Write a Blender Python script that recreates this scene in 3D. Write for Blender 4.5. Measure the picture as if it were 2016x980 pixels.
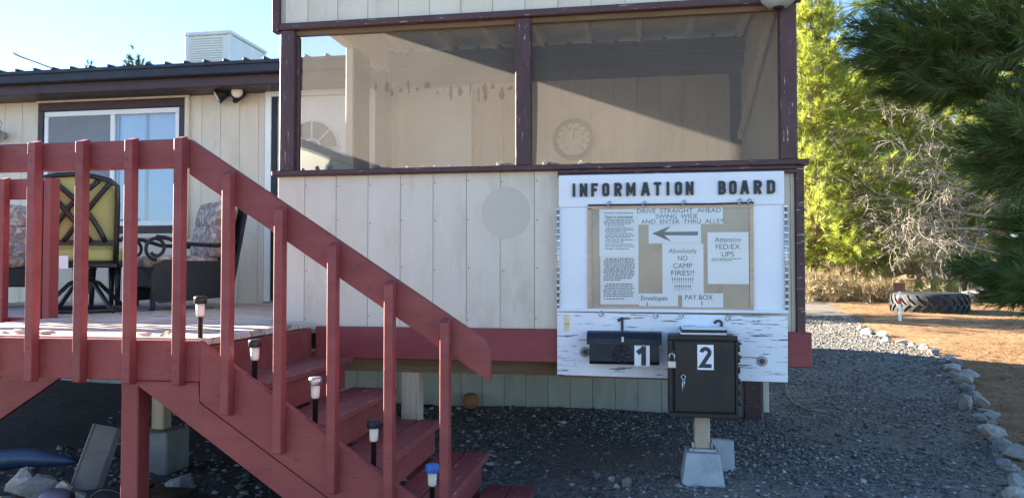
import bpy, math, random
import numpy as np
from mathutils import Vector, Matrix

R = math.radians
for o in list(bpy.data.objects): bpy.data.objects.remove(o)
scene = bpy.context.scene
COL = scene.collection
random.seed(7); RNG = np.random.default_rng(7)

# ------------------------------------------------------------------ camera
FPX, YAW, PITCH, CAMZ = 1500.0, R(9.6), R(1.53), 1.24
cam_d = bpy.data.cameras.new('camera'); cam = bpy.data.objects.new('camera', cam_d); COL.objects.link(cam)
cam_d.sensor_width = 36.0; cam_d.lens = FPX / 2016 * 36.0; cam_d.clip_start = 0.05; cam_d.clip_end = 2000
cam.location = (0, 0, CAMZ); cam.rotation_euler = (R(90) + PITCH, 0, YAW)
scene.camera = cam
# ------------------------------------------------------------------ sky, sun, exposure
SUN_AZ, SUN_EL = R(20), R(18.5)         # light travels to +x and a little towards the camera
sun_dir = Vector((math.cos(SUN_AZ) * math.cos(SUN_EL), -math.sin(SUN_AZ) * math.cos(SUN_EL), -math.sin(SUN_EL)))
world = bpy.data.worlds.new('World'); scene.world = world; world.use_nodes = True
wn = world.node_tree.nodes; wn.clear()
sky = wn.new('ShaderNodeTexSky'); sky.sky_type = 'NISHITA'; sky.sun_disc = False
sky.sun_elevation = SUN_EL; sky.sun_rotation = math.atan2(-sun_dir.x, -sun_dir.y)
sky.altitude = 1200; sky.air_density = 1.0; sky.dust_density = 0.0; sky.ozone_density = 3.8
bg = wn.new('ShaderNodeBackground'); bg.inputs['Strength'].default_value = 0.055
wo = wn.new('ShaderNodeOutputWorld')
world.node_tree.links.new(sky.outputs[0], bg.inputs[0]); world.node_tree.links.new(bg.outputs[0], wo.inputs[0])
sun_d = bpy.data.lights.new('sun', 'SUN'); sun_d.energy = 5.0; sun_d.angle = R(0.5); sun_d.color = (1.0, 0.90, 0.74)
sun = bpy.data.objects.new('sun', sun_d); COL.objects.link(sun)
sun.rotation_euler = sun_dir.to_track_quat('-Z', 'Y').to_euler(); sun.location = (-10, 5, 12)
scene.view_settings.view_transform = 'Standard'; scene.view_settings.look = 'None'
scene.view_settings.exposure = 3.12; scene.view_settings.gamma = 1.0

# ------------------------------------------------------------------ helpers
RC = Matrix.Rotation(YAW, 3, 'Z') @ Matrix.Rotation(R(90) + PITCH, 3, 'X')
CL = Vector((0, 0, CAMZ))
def ray(px, py): return (RC @ Vector(((px - 1008) / FPX, -(py - 490) / FPX, -1.0)))
def U(px, py, Y):
    d = ray(px, py); return CL + d * (Y / d.y)
def UX(px, Y, py=530): return U(px, py, Y).x
def UZ(px, py, Y): return U(px, py, Y).z
def G0(px, py, z=0.0):
    d = ray(px, py); return CL + d * ((z - CAMZ) / d.z)
def DP(px, py, depth): return CL + ray(px, py) * depth
def sstep(a, b, x):
    t = np.clip((np.asarray(x, float) - a) / (b - a), 0, 1); return t * t * (3 - 2 * t)
def ground_z(x, y):
    x = np.asarray(x, float); y = np.asarray(y, float)
    z = 0.075 * sstep(-.2, 0.2, x) * sstep(6.0, 4.6, y) - 0.12 * sstep(0.0, -0.7, x) * sstep(6.4, 4.8, y)
    z = z - 0.03 * sstep(5, 7, y) * sstep(12, 8, y) + 0.13 * sstep(-2.2, -3.2, x) * sstep(5.2, 6.8, y) * sstep(12, 9, y)
    z = z + 0.30 * sstep(8, 16, y) + 0.45 * sstep(16, 30, y) + 6.0 * sstep(40, 200, y)
    z = z + 0.012 * np.sin(x * 2.1 + 1.3 * y) + 0.012 * np.sin(2.7 * y - 1.1 * x)
    return z
def GP(px, py):
    p = G0(px, py, 0)
    for _ in range(12):
        p = G0(px, py, float(ground_z(p.x, p.y)))
    return p

WM = {}
def place(o, M, parent=None):
    COL.objects.link(o); WM[o.name] = M.copy()
    if parent is not None:
        o.parent = parent; o.matrix_parent_inverse = WM[parent.name].inverted()
    o.matrix_basis = M
    return o
def tag(o, label=None, cat=None, group=None, kind=None):
    if label: o['label'] = label
    if cat: o['category'] = cat
    if group: o['group'] = group
    if kind: o['kind'] = kind
    return o
def thing(name, loc, label, cat, group=None):
    o = bpy.data.objects.new(name, None); o.empty_display_size = 0.1
    place(o, Matrix.Translation(Vector(loc)))
    return tag(o, label, cat, group)

class MB:
    def __init__(s): s.v = []; s.f = []; s.sm = []
    def add(s, vs, fs, smooth=False):
        n = len(s.v); s.v += [tuple(v) for v in vs]
        s.f += [tuple(i + n for i in f) for f in fs]; s.sm += [smooth] * len(fs); return s
    def box(s, lo, hi, bev=0.0, M=None):
        vs, fs = boxgeo(Vector(hi) - Vector(lo), bev); c = (Vector(lo) + Vector(hi)) / 2
        vs = [Vector(v) + c for v in vs]
        if M is not None: vs = [M @ v for v in vs]
        return s.add(vs, fs)
    def bar(s, a, b, w, t, up=(0, 0, 1), bev=0.0):
        M, L = frame(a, b, up); vs, fs = boxgeo(Vector((L, t, w)), bev)
        return s.add([M @ Vector(v) for v in vs], fs)
    def tube(s, pts, rad, seg=8, caps=True, closed=False):
        pts = [Vector(p) for p in pts]; n = len(pts)
        if not hasattr(rad, '__len__'): rad = [rad] * n
        vs = []; nrm = None
        for i, p in enumerate(pts):
            a = pts[i - 1] if (i > 0 or closed) else p; b = pts[(i + 1) % n] if (i < n - 1 or closed) else p
            t = (b - a)
            t = t.normalized() if t.length > 1e-9 else Vector((0, 0, 1))
            if nrm is None:
                nrm = t.cross(Vector((0, 0, 1)))
                if nrm.length < 0.05: nrm = t.cross(Vector((1, 0, 0)))
            nrm = (nrm - t * nrm.dot(t))
            nrm = nrm.normalized() if nrm.length > 1e-6 else t.orthogonal().normalized()
            bn = t.cross(nrm)
            for k in range(seg):
                an = 2 * math.pi * k / seg
                vs.append(p + (nrm * math.cos(an) + bn * math.sin(an)) * rad[i])
        fs = []
        for i in range(n if closed else n - 1):
            j = (i + 1) % n
            for k in range(seg):
                k2 = (k + 1) % seg
                fs.append((i * seg + k, i * seg + k2, j * seg + k2, j * seg + k))
        if caps and not closed:
            fs.append(tuple(range(seg))[::-1]); fs.append(tuple((n - 1) * seg + k for k in range(seg)))
        return s.add(vs, fs, True)
    def lathe(s, prof, c=(0, 0, 0), seg=20, M=None):
        vs = []; c = Vector(c)
        for r, z in prof:
            for k in range(seg):
                an = 2 * math.pi * k / seg; v = Vector((r * math.cos(an), r * math.sin(an), z))
                vs.append(((M @ v) if M is not None else v) + c)
        fs = []
        for i in range(len(prof) - 1):
            for k in range(seg):
                k2 = (k + 1) % seg; fs.append((i * seg + k, i * seg + k2, (i + 1) * seg + k2, (i + 1) * seg + k))
        fs.append(tuple(range(seg))[::-1]); fs.append(tuple((len(prof) - 1) * seg + k for k in range(seg)))
        return s.add(vs, fs, True)
    def prism(s, poly, a, b):
        """poly: list of 3D points (planar); extruded from offset a to b (vectors)"""
        a = Vector(a); b = Vector(b); n = len(poly)
        vs = [Vector(p) + a for p in poly] + [Vector(p) + b for p in poly]
        fs = [tuple(range(n))[::-1], tuple(range(n, 2 * n))] + [(i, (i + 1) % n, (i + 1) % n + n, i + n) for i in range(n)]
        return s.add(vs, fs)
    def build(s, name, m, parent=None, origin=None):
        me = bpy.data.meshes.new(name)
        if origin is None:
            a = np.array(s.v); c = (a.min(0) + a.max(0)) / 2; origin = Vector(c)
            if parent is None: origin.z = a[:, 2].min()
        origin = Vector(origin)
        me.from_pydata([tuple(Vector(v) - origin) for v in s.v], [], s.f)
        me.polygons.foreach_set('use_smooth', s.sm); me.materials.append(m)
        fix_normals(me); me.update()
        o = bpy.data.objects.new(name, me)
        return place(o, Matrix.Translation(origin), parent)
import bmesh
def fix_normals(me):
    bm = bmesh.new(); bm.from_mesh(me); bmesh.ops.recalc_face_normals(bm, faces=bm.faces); bm.to_mesh(me); bm.free()
def frame(a, b, up=(0, 0, 1)):
    a = Vector(a); b = Vector(b); x = (b - a); L = x.length; x.normalize(); up = Vector(up)
    y = up.cross(x)
    if y.length < 1e-4: y = Vector((0, 1, 0)).cross(x)
    y.normalize(); z = x.cross(y)
    M = Matrix((x, y, z)).transposed().to_4x4(); M.translation = (a + b) / 2
    return M, L
def boxgeo(size, bev=0.0):
    hx, hy, hz = [c / 2 for c in size]; b = min(bev, hx * .45, hy * .45, hz * .45)
    if b <= 0:
        vs = [(x, y, z) for x in (-hx, hx) for y in (-hy, hy) for z in (-hz, hz)]
        fs = [(0, 1, 3, 2), (4, 6, 7, 5), (0, 4, 5, 1), (2, 3, 7, 6), (0, 2, 6, 4), (1, 5, 7, 3)]
        return vs, fs
    vs = []; idx = {}
    for sx in (-1, 1):
        for sy in (-1, 1):
            for sz in (-1, 1):
                for ax in range(3):
                    p = [sx * (hx - b), sy * (hy - b), sz * (hz - b)]
                    p[ax] = (sx * hx, sy * hy, sz * hz)[ax]
                    idx[(sx, sy, sz, ax)] = len(vs); vs.append(tuple(p))
    fs = []
    for ax in range(3):
        o1, o2 = [(1, 2), (0, 2), (0, 1)][ax]
        for s in (-1, 1):
            q = []
            for u, v in ((-1, -1), (1, -1), (1, 1), (-1, 1)):
                t = [0, 0, 0]; t[ax] = s; t[o1] = u; t[o2] = v; q.append(idx[(t[0], t[1], t[2], ax)])
            fs.append(tuple(q))
    for ax in range(3):           # edges along axis ax
        o1, o2 = [(1, 2), (0, 2), (0, 1)][ax]
        for u in (-1, 1):
            for v in (-1, 1):
                def g(e, k):
                    t = [0, 0, 0]; t[ax] = e; t[o1] = u; t[o2] = v; return idx[(t[0], t[1], t[2], k)]
                fs.append((g(-1, o1), g(1, o1), g(1, o2), g(-1, o2)))
    for sx in (-1, 1):
        for sy in (-1, 1):
            for sz in (-1, 1): fs.append(tuple(idx[(sx, sy, sz, a)] for a in range(3)))
    return vs, fs
BOXC = {}
def boxmesh(size, m, bev, name):
    key = (round(size[0], 4), round(size[1], 4), round(size[2], 4), m.name, round(bev, 4))
    if key not in BOXC:
        vs, fs = boxgeo(size, bev); me = bpy.data.meshes.new(name); me.from_pydata(vs, [], fs); me.materials.append(m)
        fix_normals(me); BOXC[key] = me
    return BOXC[key]
def box(name, m, parent, lo, hi, bev=0.004):
    lo = Vector(lo); hi = Vector(hi); s = hi - lo
    o = bpy.data.objects.new(name, boxmesh(s, m, bev, name)); return place(o, Matrix.Translation((lo + hi) / 2), parent)
def board(name, m, parent, a, b, w, t, up=(0, 0, 1), bev=0.004):
    """a bar from a to b; w is its size along 'up', t across"""
    M, L = frame(a, b, up)
    o = bpy.data.objects.new(name, boxmesh(Vector((L, t, w)), m, bev, name)); return place(o, M, parent)
def np_obj(name, V, F, m, parent=None, smooth=False, origin=(0, 0, 0)):
    V = np.asarray(V, np.float32) - np.asarray(origin, np.float32); F = np.asarray(F, np.int32); k = F.shape[1]
    me = bpy.data.meshes.new(name); me.vertices.add(len(V)); me.vertices.foreach_set('co', V.ravel())
    me.loops.add(F.size); me.loops.foreach_set('vertex_index', F.ravel())
    me.polygons.add(len(F)); me.polygons.foreach_set('loop_start', np.arange(0, F.size, k, dtype=np.int32))
    me.polygons.foreach_set('loop_total', np.full(len(F), k, np.int32))
    if smooth: me.polygons.foreach_set('use_smooth', np.ones(len(F), bool))
    me.update(calc_edges=True); me.validate(); me.materials.append(m)
    return place(bpy.data.objects.new(name, me), Matrix.Translation(Vector(origin)), parent)

# ------------------------------------------------------------------ materials
def newmat(name):
    m = bpy.data.materials.new(name); m.use_nodes = True; nt = m.node_tree
    return m, nt, nt.nodes, nt.links, nt.nodes['Principled BSDF']
def c4(c): return (c[0], c[1], c[2], 1)
def coords(nt, stretch=(1, 1, 1), rnd=True):
    N, L = nt.nodes, nt.links
    tc = N.new('ShaderNodeTexCoord'); mp = N.new('ShaderNodeMapping'); mp.inputs['Scale'].default_value = stretch
    L.new(tc.outputs['Object'], mp.inputs['Vector'])
    if rnd:
        oi = N.new('ShaderNodeObjectInfo'); mu = N.new('ShaderNodeMath'); mu.operation = 'MULTIPLY'; mu.inputs[1].default_value = 37
        L.new(oi.outputs['Random'], mu.inputs[0]); cb = N.new('ShaderNodeCombineXYZ')
        for i in range(3): L.new(mu.outputs[0], cb.inputs[i])
        L.new(cb.outputs[0], mp.inputs['Location'])
    return mp.outputs[0]
def noise(nt, vec, scale, detail=5, rough=.6):
    n = nt.nodes.new('ShaderNodeTexNoise'); n.inputs['Scale'].default_value = scale; n.inputs['Detail'].default_value = detail
    n.inputs['Roughness'].default_value = rough; nt.links.new(vec, n.inputs['Vector']); return n.outputs['Fac']
def ramp(nt, fac, a, b, va=0, vb=1):
    n = nt.nodes.new('ShaderNodeMapRange'); n.inputs[1].default_value = a; n.inputs[2].default_value = b
    n.inputs[3].default_value = va; n.inputs[4].default_value = vb; nt.links.new(fac, n.inputs[0]); return n.outputs[0]
def mixc(nt, fac, a, b):
    n = nt.nodes.new('ShaderNodeMix'); n.data_type = 'RGBA'
    if hasattr(fac, 'links'): nt.links.new(fac, n.inputs[0])
    else: n.inputs[0].default_value = fac
    for i, c in ((6, a), (7, b)):
        if hasattr(c, 'links'): nt.links.new(c, n.inputs[i])
        else: n.inputs[i].default_value = c4(c)
    return n.outputs[2]
def bump(nt, h, strength, dist, prev=None):
    n = nt.nodes.new('ShaderNodeBump'); n.inputs['Strength'].default_value = strength; n.inputs['Distance'].default_value = dist
    nt.links.new(h, n.inputs['Height'])
    if prev is not None: nt.links.new(prev, n.inputs['Normal'])
    return n.outputs[0]
def vary(nt, col, amt):
    oi = nt.nodes.new('ShaderNodeObjectInfo'); h = nt.nodes.new('ShaderNodeHueSaturation')
    v = ramp(nt, oi.outputs['Random'], 0, 1, 1 - amt, 1 + amt); nt.links.new(v, h.inputs['Value']); nt.links.new(col, h.inputs['Color'])
    return h.outputs[0]
def pmat(name, c1, c2, nscale=5, rough=.6, stretch=(1, 1, 1), chip=None, chip_amt=.4, chip_scale=14, chip_stretch=None,
         bmp=.25, bscale=60, bdist=.002, metallic=0, spec=.4, var=.06, dirt=None, dirt_scale=2.0, dirt_amt=.55):
    m, nt, N, L, p = newmat(name)
    v = coords(nt, stretch)
    col = mixc(nt, ramp(nt, noise(nt, v, nscale), .3, .7), c1, c2)
    if dirt is not None:
        d = ramp(nt, noise(nt, v, dirt_scale, 7, .7), dirt_amt, dirt_amt + .2); col = mixc(nt, d, col, dirt)
    nb = bump(nt, noise(nt, v, bscale, 6, .6), bmp, bdist)
    rg = ramp(nt, noise(nt, v, nscale * 3), .3, .7, max(rough - .12, .05), min(rough + .12, 1)); L.new(rg, p.inputs['Roughness'])
    if chip is not None:
        cv = coords(nt, chip_stretch or stretch)
        n1 = noise(nt, cv, chip_scale, 8, .65); f = ramp(nt, n1, 1 - chip_amt, 1 - chip_amt + .03)
        col = mixc(nt, f, col, chip); nb = bump(nt, f, -.6, .002, nb)
    if var: col = vary(nt, col, var)
    L.new(col, p.inputs['Base Color']); L.new(nb, p.inputs['Normal'])
    p.inputs['Metallic'].default_value = metallic; p.inputs['Specular IOR Level'].default_value = spec
    return m
GR = (1, 14, 14)     # wood grain along local x
M = {}
M['red'] = pmat('red_paint', (.20, .034, .033), (.26, .052, .049), 3, .52, (1, 3, 3), chip=(.11, .032, .03), chip_amt=.38, chip_scale=9, chip_stretch=(2, 12, 12), bmp=.35, bscale=22, var=.10, dirt=(.27, .066, .056), dirt_scale=2.2, dirt_amt=.54)
M['red_worn'] = pmat('red_worn_tread_paint', (.19, .04, .038), (.25, .062, .058), 4, .55, (1, 3, 3), chip=(.33, .20, .17), chip_amt=.39, chip_scale=5, chip_stretch=(6, 1.0, 6), bmp=.4, bscale=22, var=.08)
M['band'] = pmat('red_band_paint', (.21, .037, .040), (.275, .056, .058), 2, .5, (1, 2, 2), chip=(.10, .03, .03), chip_amt=.30, chip_scale=10, bmp=.2, var=.12, dirt=(.17, .03, .034), dirt_scale=1.1, dirt_amt=.5)
M['brown'] = pmat('brown_trim_paint', (.060, .026, .027), (.085, .040, .040), 5, .55, (1, 3, 3), chip=(.42, .36, .32), chip_amt=.375, chip_scale=7, chip_stretch=(1.5, 12, 12), bmp=.5, bscale=26, var=.08)
M['brown_clean'] = pmat('brown_fascia_paint', (.042, .022, .028), (.065, .033, .038), 4, .5, (1, 2, 2), bmp=.2, var=.03, dirt=(.09, .06, .06), dirt_scale=3, dirt_amt=.62)
M['cream'] = pmat('cream_siding_paint', (.645, .565, .445), (.70, .62, .50), 3, .6, (3, 3, 1), bmp=.3, bscale=45, var=.035, dirt=(.56, .475, .36), dirt_scale=1.7, dirt_amt=.52, chip=(.33, .28, .22), chip_amt=.27, chip_scale=16, chip_stretch=(2, 2, 1))
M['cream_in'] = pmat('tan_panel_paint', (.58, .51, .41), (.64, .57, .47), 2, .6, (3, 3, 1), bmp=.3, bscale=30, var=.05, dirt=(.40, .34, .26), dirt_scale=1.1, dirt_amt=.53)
M['patch'] = pmat('dull_paint_patch', (.545, .475, .375), (.585, .512, .41), 3, .7, bmp=.2, bscale=45, var=0)
M['groove'] = pmat('backing_board_paint', (.42, .375, .30), (.50, .45, .37), 3, .8)
M['skirt'] = pmat('skirting_paint', (.34, .325, .28), (.40, .38, .33), 3, .65, (3, 3, 1), bmp=.3, bscale=30, var=.05, dirt=(.25, .25, .21), dirt_scale=2.2, dirt_amt=.55)
M['white'] = pmat('white_board_paint', (.72, .74, .76), (.80, .81, .82), 3, .45, bmp=.15, bscale=30, var=.02, dirt=(.62, .64, .66), dirt_scale=3, dirt_amt=.6, chip=(.30, .28, .26), chip_amt=.29, chip_scale=9, chip_stretch=(1, 8, 9))
M['white_old'] = pmat('weathered_white_plank_paint', (.70, .72, .75), (.80, .81, .83), 3, .55, bmp=.3, bscale=30, var=.02, chip=(.15, .13, .12), chip_amt=.43, chip_scale=4.6, chip_stretch=(1.1, 20, 14))
M['vinyl'] = pmat('white_vinyl', (.78, .80, .80), (.84, .85, .84), 4, .35, bmp=.05, var=.02, dirt=(.66, .66, .62), dirt_scale=5, dirt_amt=.62)
M['deck'] = pmat('weathered_deck_wood', (.42, .33, .27), (.58, .49, .41), 3, .75, (1, 18, 18), bmp=.5, bscale=6, bdist=.004, var=.15, chip=(.30, .12, .10), chip_amt=.44, chip_scale=3, chip_stretch=(1, 9, 9))
M['timber'] = pmat('raw_timber', (.15, .092, .05), (.23, .145, .08), 3, .75, GR, bmp=.4, bscale=6, var=.1, dirt=(.17, .10, .055), dirt_scale=1.5, dirt_amt=.56)
M['post_wood'] = pmat('grey_post_wood', (.38, .29, .20), (.52, .42, .31), 3, .75, GR, bmp=.5, bscale=6, var=.1, chip=(.14, .10, .07), chip_amt=.36, chip_scale=2)
M['black'] = pmat('black_metal_paint', (.012, .011, .012), (.022, .020, .020), 4, .38, bmp=.12, bscale=90, var=.03, chip=(.10, .09, .08), chip_amt=.26, chip_scale=22)
M['box_dark'] = pmat('dark_brown_box_paint', (.013, .010, .009), (.020, .016, .014), 3, .5, bmp=.15, bscale=110, var=.03, dirt=(.045, .038, .033), dirt_scale=4, dirt_amt=.6)
M['navy'] = pmat('blue_black_enamel', (.008, .010, .017), (.014, .018, .030), 4, .5, bmp=.12, bscale=60, var=.02, chip=(.16, .17, .19), chip_amt=.27, chip_scale=20)
M['steel'] = pmat('galvanised_steel', (.38, .39, .40), (.52, .53, .54), 14, .38, metallic=.9, bmp=.1, var=.04)
M['brass'] = pmat('pale_brass', (.55, .50, .26), (.62, .57, .33), 14, .4, metallic=.3, bmp=.1, var=.04)
M['concrete'] = pmat('pier_concrete', (.30, .31, .32), (.42, .43, .43), 6, .85, bmp=.6, bscale=45, bdist=.004, var=.05, dirt=(.20, .20, .20), dirt_scale=4, dirt_amt=.58)
M['rubber'] = pmat('old_tyre_rubber', (.014, .015, .016), (.028, .029, .03), 5, .7, bmp=.3, bscale=40, var=.03, dirt=(.09, .085, .075), dirt_scale=3, dirt_amt=.55)
M['paper'] = pmat('notice_paper', (.76, .77, .78), (.82, .83, .83), 3, .6, bmp=.25, bscale=12, bdist=.002, var=.015)
M['ink'] = pmat('black_print', (.03, .03, .033), (.045, .045, .05), 8, .6, bmp=0, var=0)
M['ink_grey'] = pmat('faded_print', (.10, .10, .115), (.15, .15, .165), 8, .6, bmp=0, var=0)
M['cork'] = pmat('board_backing_card', (.44, .34, .25), (.54, .43, .32), 5, .8, bmp=.3, bscale=40, var=.02, dirt=(.34, .25, .17), dirt_scale=4, dirt_amt=.58, chip=(.16, .12, .08), chip_amt=.27, chip_scale=18)
M['tape'] = pmat('tan_frame_strip', (.46, .31, .21), (.58, .42, .30), 6, .55, (1, 6, 6), bmp=.2, var=.06)
M['stone'] = pmat('pale_limestone', (.28, .255, .22), (.45, .41, .36), 3, .85, bmp=.6, bscale=14, bdist=.008, var=.22, dirt=(.22, .20, .18), dirt_scale=4, dirt_amt=.54)
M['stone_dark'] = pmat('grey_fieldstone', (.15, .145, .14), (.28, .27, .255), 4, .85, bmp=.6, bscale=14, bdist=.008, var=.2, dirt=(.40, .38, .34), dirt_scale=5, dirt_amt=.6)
M['stone_warm'] = pmat('warm_flat_stone', (.46, .36, .28), (.58, .48, .38), 5, .8, bmp=.4, bscale=20, var=.15)
M['cream_plastic'] = pmat('off_white_diffuser', (.72, .66, .52), (.78, .72, .60), 5, .4, bmp=0, var=.05)
M['blue_cap'] = pmat('blue_cap_plastic', (.03, .13, .45), (.05, .2, .58), 5, .4, bmp=.1)
M['lime'] = pmat('lime_cushion_fabric', (.36, .35, .12), (.43, .41, .16), 3, .85, bmp=.4, bscale=24, bdist=.004, var=.03)
M['chair_metal'] = pmat('dark_bronze_frame', (.020, .020, .022), (.035, .034, .034), 4, .35, metallic=.4, bmp=.05, var=.03)
M['wicker'] = pmat('black_wicker', (.008, .009, .012), (.02, .021, .025), 5, .5, bmp=.8, bscale=120, bdist=.003, var=.03)
M['tarp'] = pmat('blue_tarp', (.010, .030, .075), (.022, .055, .12), 3, .4, bmp=.6, bscale=8, bdist=.01)
M['sheet_metal'] = pmat('stained_sheet_metal', (.09, .075, .078), (.14, .12, .12), 4, .5, metallic=.2, bmp=.2, bscale=12, chip=(.14, .10, .08), chip_amt=.4, chip_scale=4)
M['plum'] = pmat('plum_plastic', (.14, .11, .15), (.19, .15, .20), 3, .5, bmp=.1)
M['tank'] = pmat('terracotta', (.26, .10, .04), (.34, .14, .06), 4, .7)
M['shingle'] = pmat('dark_metal_roof', (.02, .02, .03), (.035, .035, .045), 4, .45, metallic=.3)
M['cooler'] = pmat('cooler_enamel', (.70, .70, .64), (.78, .77, .70), 4, .5, bmp=.1, var=.03, dirt=(.60, .52, .36), dirt_scale=3, dirt_amt=.6)
M['frosted'] = pmat('grey_pebbled_glass', (.30, .32, .32), (.42, .44, .43), 9, .25, bmp=.3, bscale=60, var=0)
M['bark'] = pmat('pine_bark', (.16, .10, .065), (.28, .19, .13), 6, .9, (4, 4, 1), bmp=.9, bscale=14, bdist=.02)
M['deadwood'] = pmat('dead_grey_twigs', (.24, .20, .155), (.36, .31, .25), 5, .9, bmp=.2, var=0)
M['sign_red'] = pmat('red_stake_paint', (.45, .03, .02), (.55, .05, .03), 6, .5)
M['rust'] = pmat('rusty_brown', (.12, .05, .03), (.18, .08, .05), 6, .7)
M['cable'] = pmat('black_cable', (.02, .02, .022), (.03, .03, .03), 6, .5, bmp=0)
M['hose'] = pmat('straw_cord', (.32, .26, .15), (.40, .33, .20), 6, .7, bmp=0)
M['floral'] = None
def mk_floral():
    m, nt, N, L, p = newmat('floral_cushion_fabric'); v = coords(nt, (1, 1, 1))
    vo = N.new('ShaderNodeTexVoronoi'); vo.inputs['Scale'].default_value = 24; vo.inputs['Randomness'].default_value = 1
    nz = N.new('ShaderNodeTexNoise'); nz.inputs['Scale'].default_value = 9; L.new(v, nz.inputs['Vector'])
    ad = N.new('ShaderNodeMix'); ad.data_type = 'VECTOR'; ad.inputs[0].default_value = .18; L.new(v, ad.inputs[4]); L.new(nz.outputs['Color'], ad.inputs[5])
    L.new(ad.outputs[1], vo.inputs['Vector'])
    cr = N.new('ShaderNodeValToRGB'); e = cr.color_ramp; e.interpolation = 'CONSTANT'
    e.elements[0].color = c4((.56, .47, .38)); e.elements[1].position = .3; e.elements[1].color = c4((.42, .25, .23))
    for pos, c in ((.45, (.42, .40, .38)), (.62, (.60, .51, .42)), (.78, (.50, .30, .19)), (.88, (.33, .29, .30))):
        x = e.elements.new(pos); x.color = c4(c)
    sp = N.new('ShaderNodeSeparateColor'); L.new(vo.outputs['Color'], sp.inputs[0]); L.new(sp.outputs[0], cr.inputs[0])
    ed = ramp(nt, vo.outputs['Distance'], .35, .75); col = mixc(nt, ed, cr.outputs[0], (.26, .18, .16))
    L.new(col, p.inputs['Base Color']); p.inputs['Roughness'].default_value = .9; p.inputs['Specular IOR Level'].default_value = .1
    L.new(bump(nt, noise(nt, v, 10), .4, .02), p.inputs['Normal'])
    return m
M['floral'] = mk_floral()
def mk_glass(name, tint=(.9, .95, 1), gl=.12, rough=.02, top=1):
    m, nt, N, L, p = newmat(name); N.remove(p); out = N['Material Output']
    fr = N.new('ShaderNodeFresnel'); fr.inputs['IOR'].default_value = 1.5
    g = N.new('ShaderNodeBsdfGlossy'); g.inputs['Roughness'].default_value = rough
    t = N.new('ShaderNodeBsdfTransparent'); t.inputs[0].default_value = c4(tint)
    f = ramp(nt, fr.outputs[0], 0, 1, gl, top); mx = N.new('ShaderNodeMixShader'); L.new(f, mx.inputs[0]); L.new(t.outputs[0], mx.inputs[1]); L.new(g.outputs[0], mx.inputs[2])
    L.new(mx.outputs[0], out.inputs[0]); return m
M['glass'] = mk_glass('window_glass', gl=.03)
M['film'] = mk_glass('clear_plastic_cover', (.985, .99, .99), gl=.0, rough=.12, top=.5)
def mk_screen(name, col, cover):
    m, nt, N, L, p = newmat(name); N.remove(p); out = N['Material Output']
    v = coords(nt, (1, 1, 1), False)
    d = N.new('ShaderNodeBsdfDiffuse'); tr = N.new('ShaderNodeBsdfTranslucent')
    cc = mixc(nt, ramp(nt, noise(nt, v, 3), .3, .7), tuple(c * .88 for c in col), col)
    L.new(cc, d.inputs[0]); L.new(cc, tr.inputs[0])
    a = N.new('ShaderNodeMixShader'); a.inputs[0].default_value = .40; L.new(d.outputs[0], a.inputs[1]); L.new(tr.outputs[0], a.inputs[2])
    t = N.new('ShaderNodeBsdfTransparent'); mx = N.new('ShaderNodeMixShader')
    L.new(ramp(nt, noise(nt, v, 2.2, 6), .3, .7, cover - .04, cover + .05), mx.inputs[0])
    L.new(t.outputs[0], mx.inputs[1]); L.new(a.outputs[0], mx.inputs[2]); L.new(mx.outputs[0], out.inputs[0]); return m
M['screen'] = mk_screen('insect_screen_mesh', (.25, .225, .195), .54)
M['screen_grey'] = mk_screen('window_insect_screen', (.46, .49, .52), .80)
M['sheet'] = mk_screen('dusty_white_sheet', (.8, .8, .76), .95)
def mk_blind():
    m, nt, N, L, p = newmat('white_roller_blind'); v = coords(nt)
    L.new(mixc(nt, ramp(nt, noise(nt, v, 3), .3, .7), (.74, .76, .78), (.82, .83, .84)), p.inputs['Base Color']); p.inputs['Roughness'].default_value = .8; return m
M['blind'] = mk_blind()
def mk_leaf(name, c1, c2, tr=.45, scale=.9, tcol=None):
    m, nt, N, L, p = newmat(name); N.remove(p); out = N['Material Output']
    tc = N.new('ShaderNodeTexCoord'); geo = N.new('ShaderNodeNewGeometry')
    n = noise(nt, tc.outputs['Object'], scale, 4)
    f0 = ramp(nt, n, .35, .65); ad = N.new('ShaderNodeMath'); ad.operation = 'MULTIPLY_ADD'; ad.inputs[1].default_value = .5
    L.new(geo.outputs['Random Per Island'], ad.inputs[0]); hf = N.new('ShaderNodeMath'); hf.operation = 'MULTIPLY'; hf.inputs[1].default_value = .5
    L.new(f0, hf.inputs[0]); L.new(hf.outputs[0], ad.inputs[2])
    col = mixc(nt, ad.outputs[0], c1, c2)
    d = N.new('ShaderNodeBsdfDiffuse'); t = N.new('ShaderNodeBsdfTranslucent'); L.new(col, d.inputs[0])
    L.new(mixc(nt, .5, col, tcol or c2), t.inputs[0])
    a = N.new('ShaderNodeMixShader'); a.inputs[0].default_value = tr; L.new(d.outputs[0], a.inputs[1]); L.new(t.outputs[0], a.inputs[2])
    g = N.new('ShaderNodeBsdfGlossy'); g.inputs['Roughness'].default_value = .45; b = N.new('ShaderNodeMixShader'); b.inputs[0].default_value = .05
    L.new(a.outputs[0], b.inputs[1]); L.new(g.outputs[0], b.inputs[2]); L.new(b.outputs[0], out.inputs[0]); return m
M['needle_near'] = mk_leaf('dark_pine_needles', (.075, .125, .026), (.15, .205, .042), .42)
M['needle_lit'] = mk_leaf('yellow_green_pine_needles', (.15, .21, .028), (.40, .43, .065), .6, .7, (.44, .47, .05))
M['needle_far'] = mk_leaf('grey_green_needles', (.05, .075, .05), (.08, .11, .06), .3)
M['dry_grass'] = mk_leaf('dry_brush', (.22, .16, .08), (.34, .26, .13), .3, 2)
M['litter'] = mk_leaf('fallen_pine_needles', (.22, .11, .045), (.46, .27, .12), .1, 2)
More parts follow.
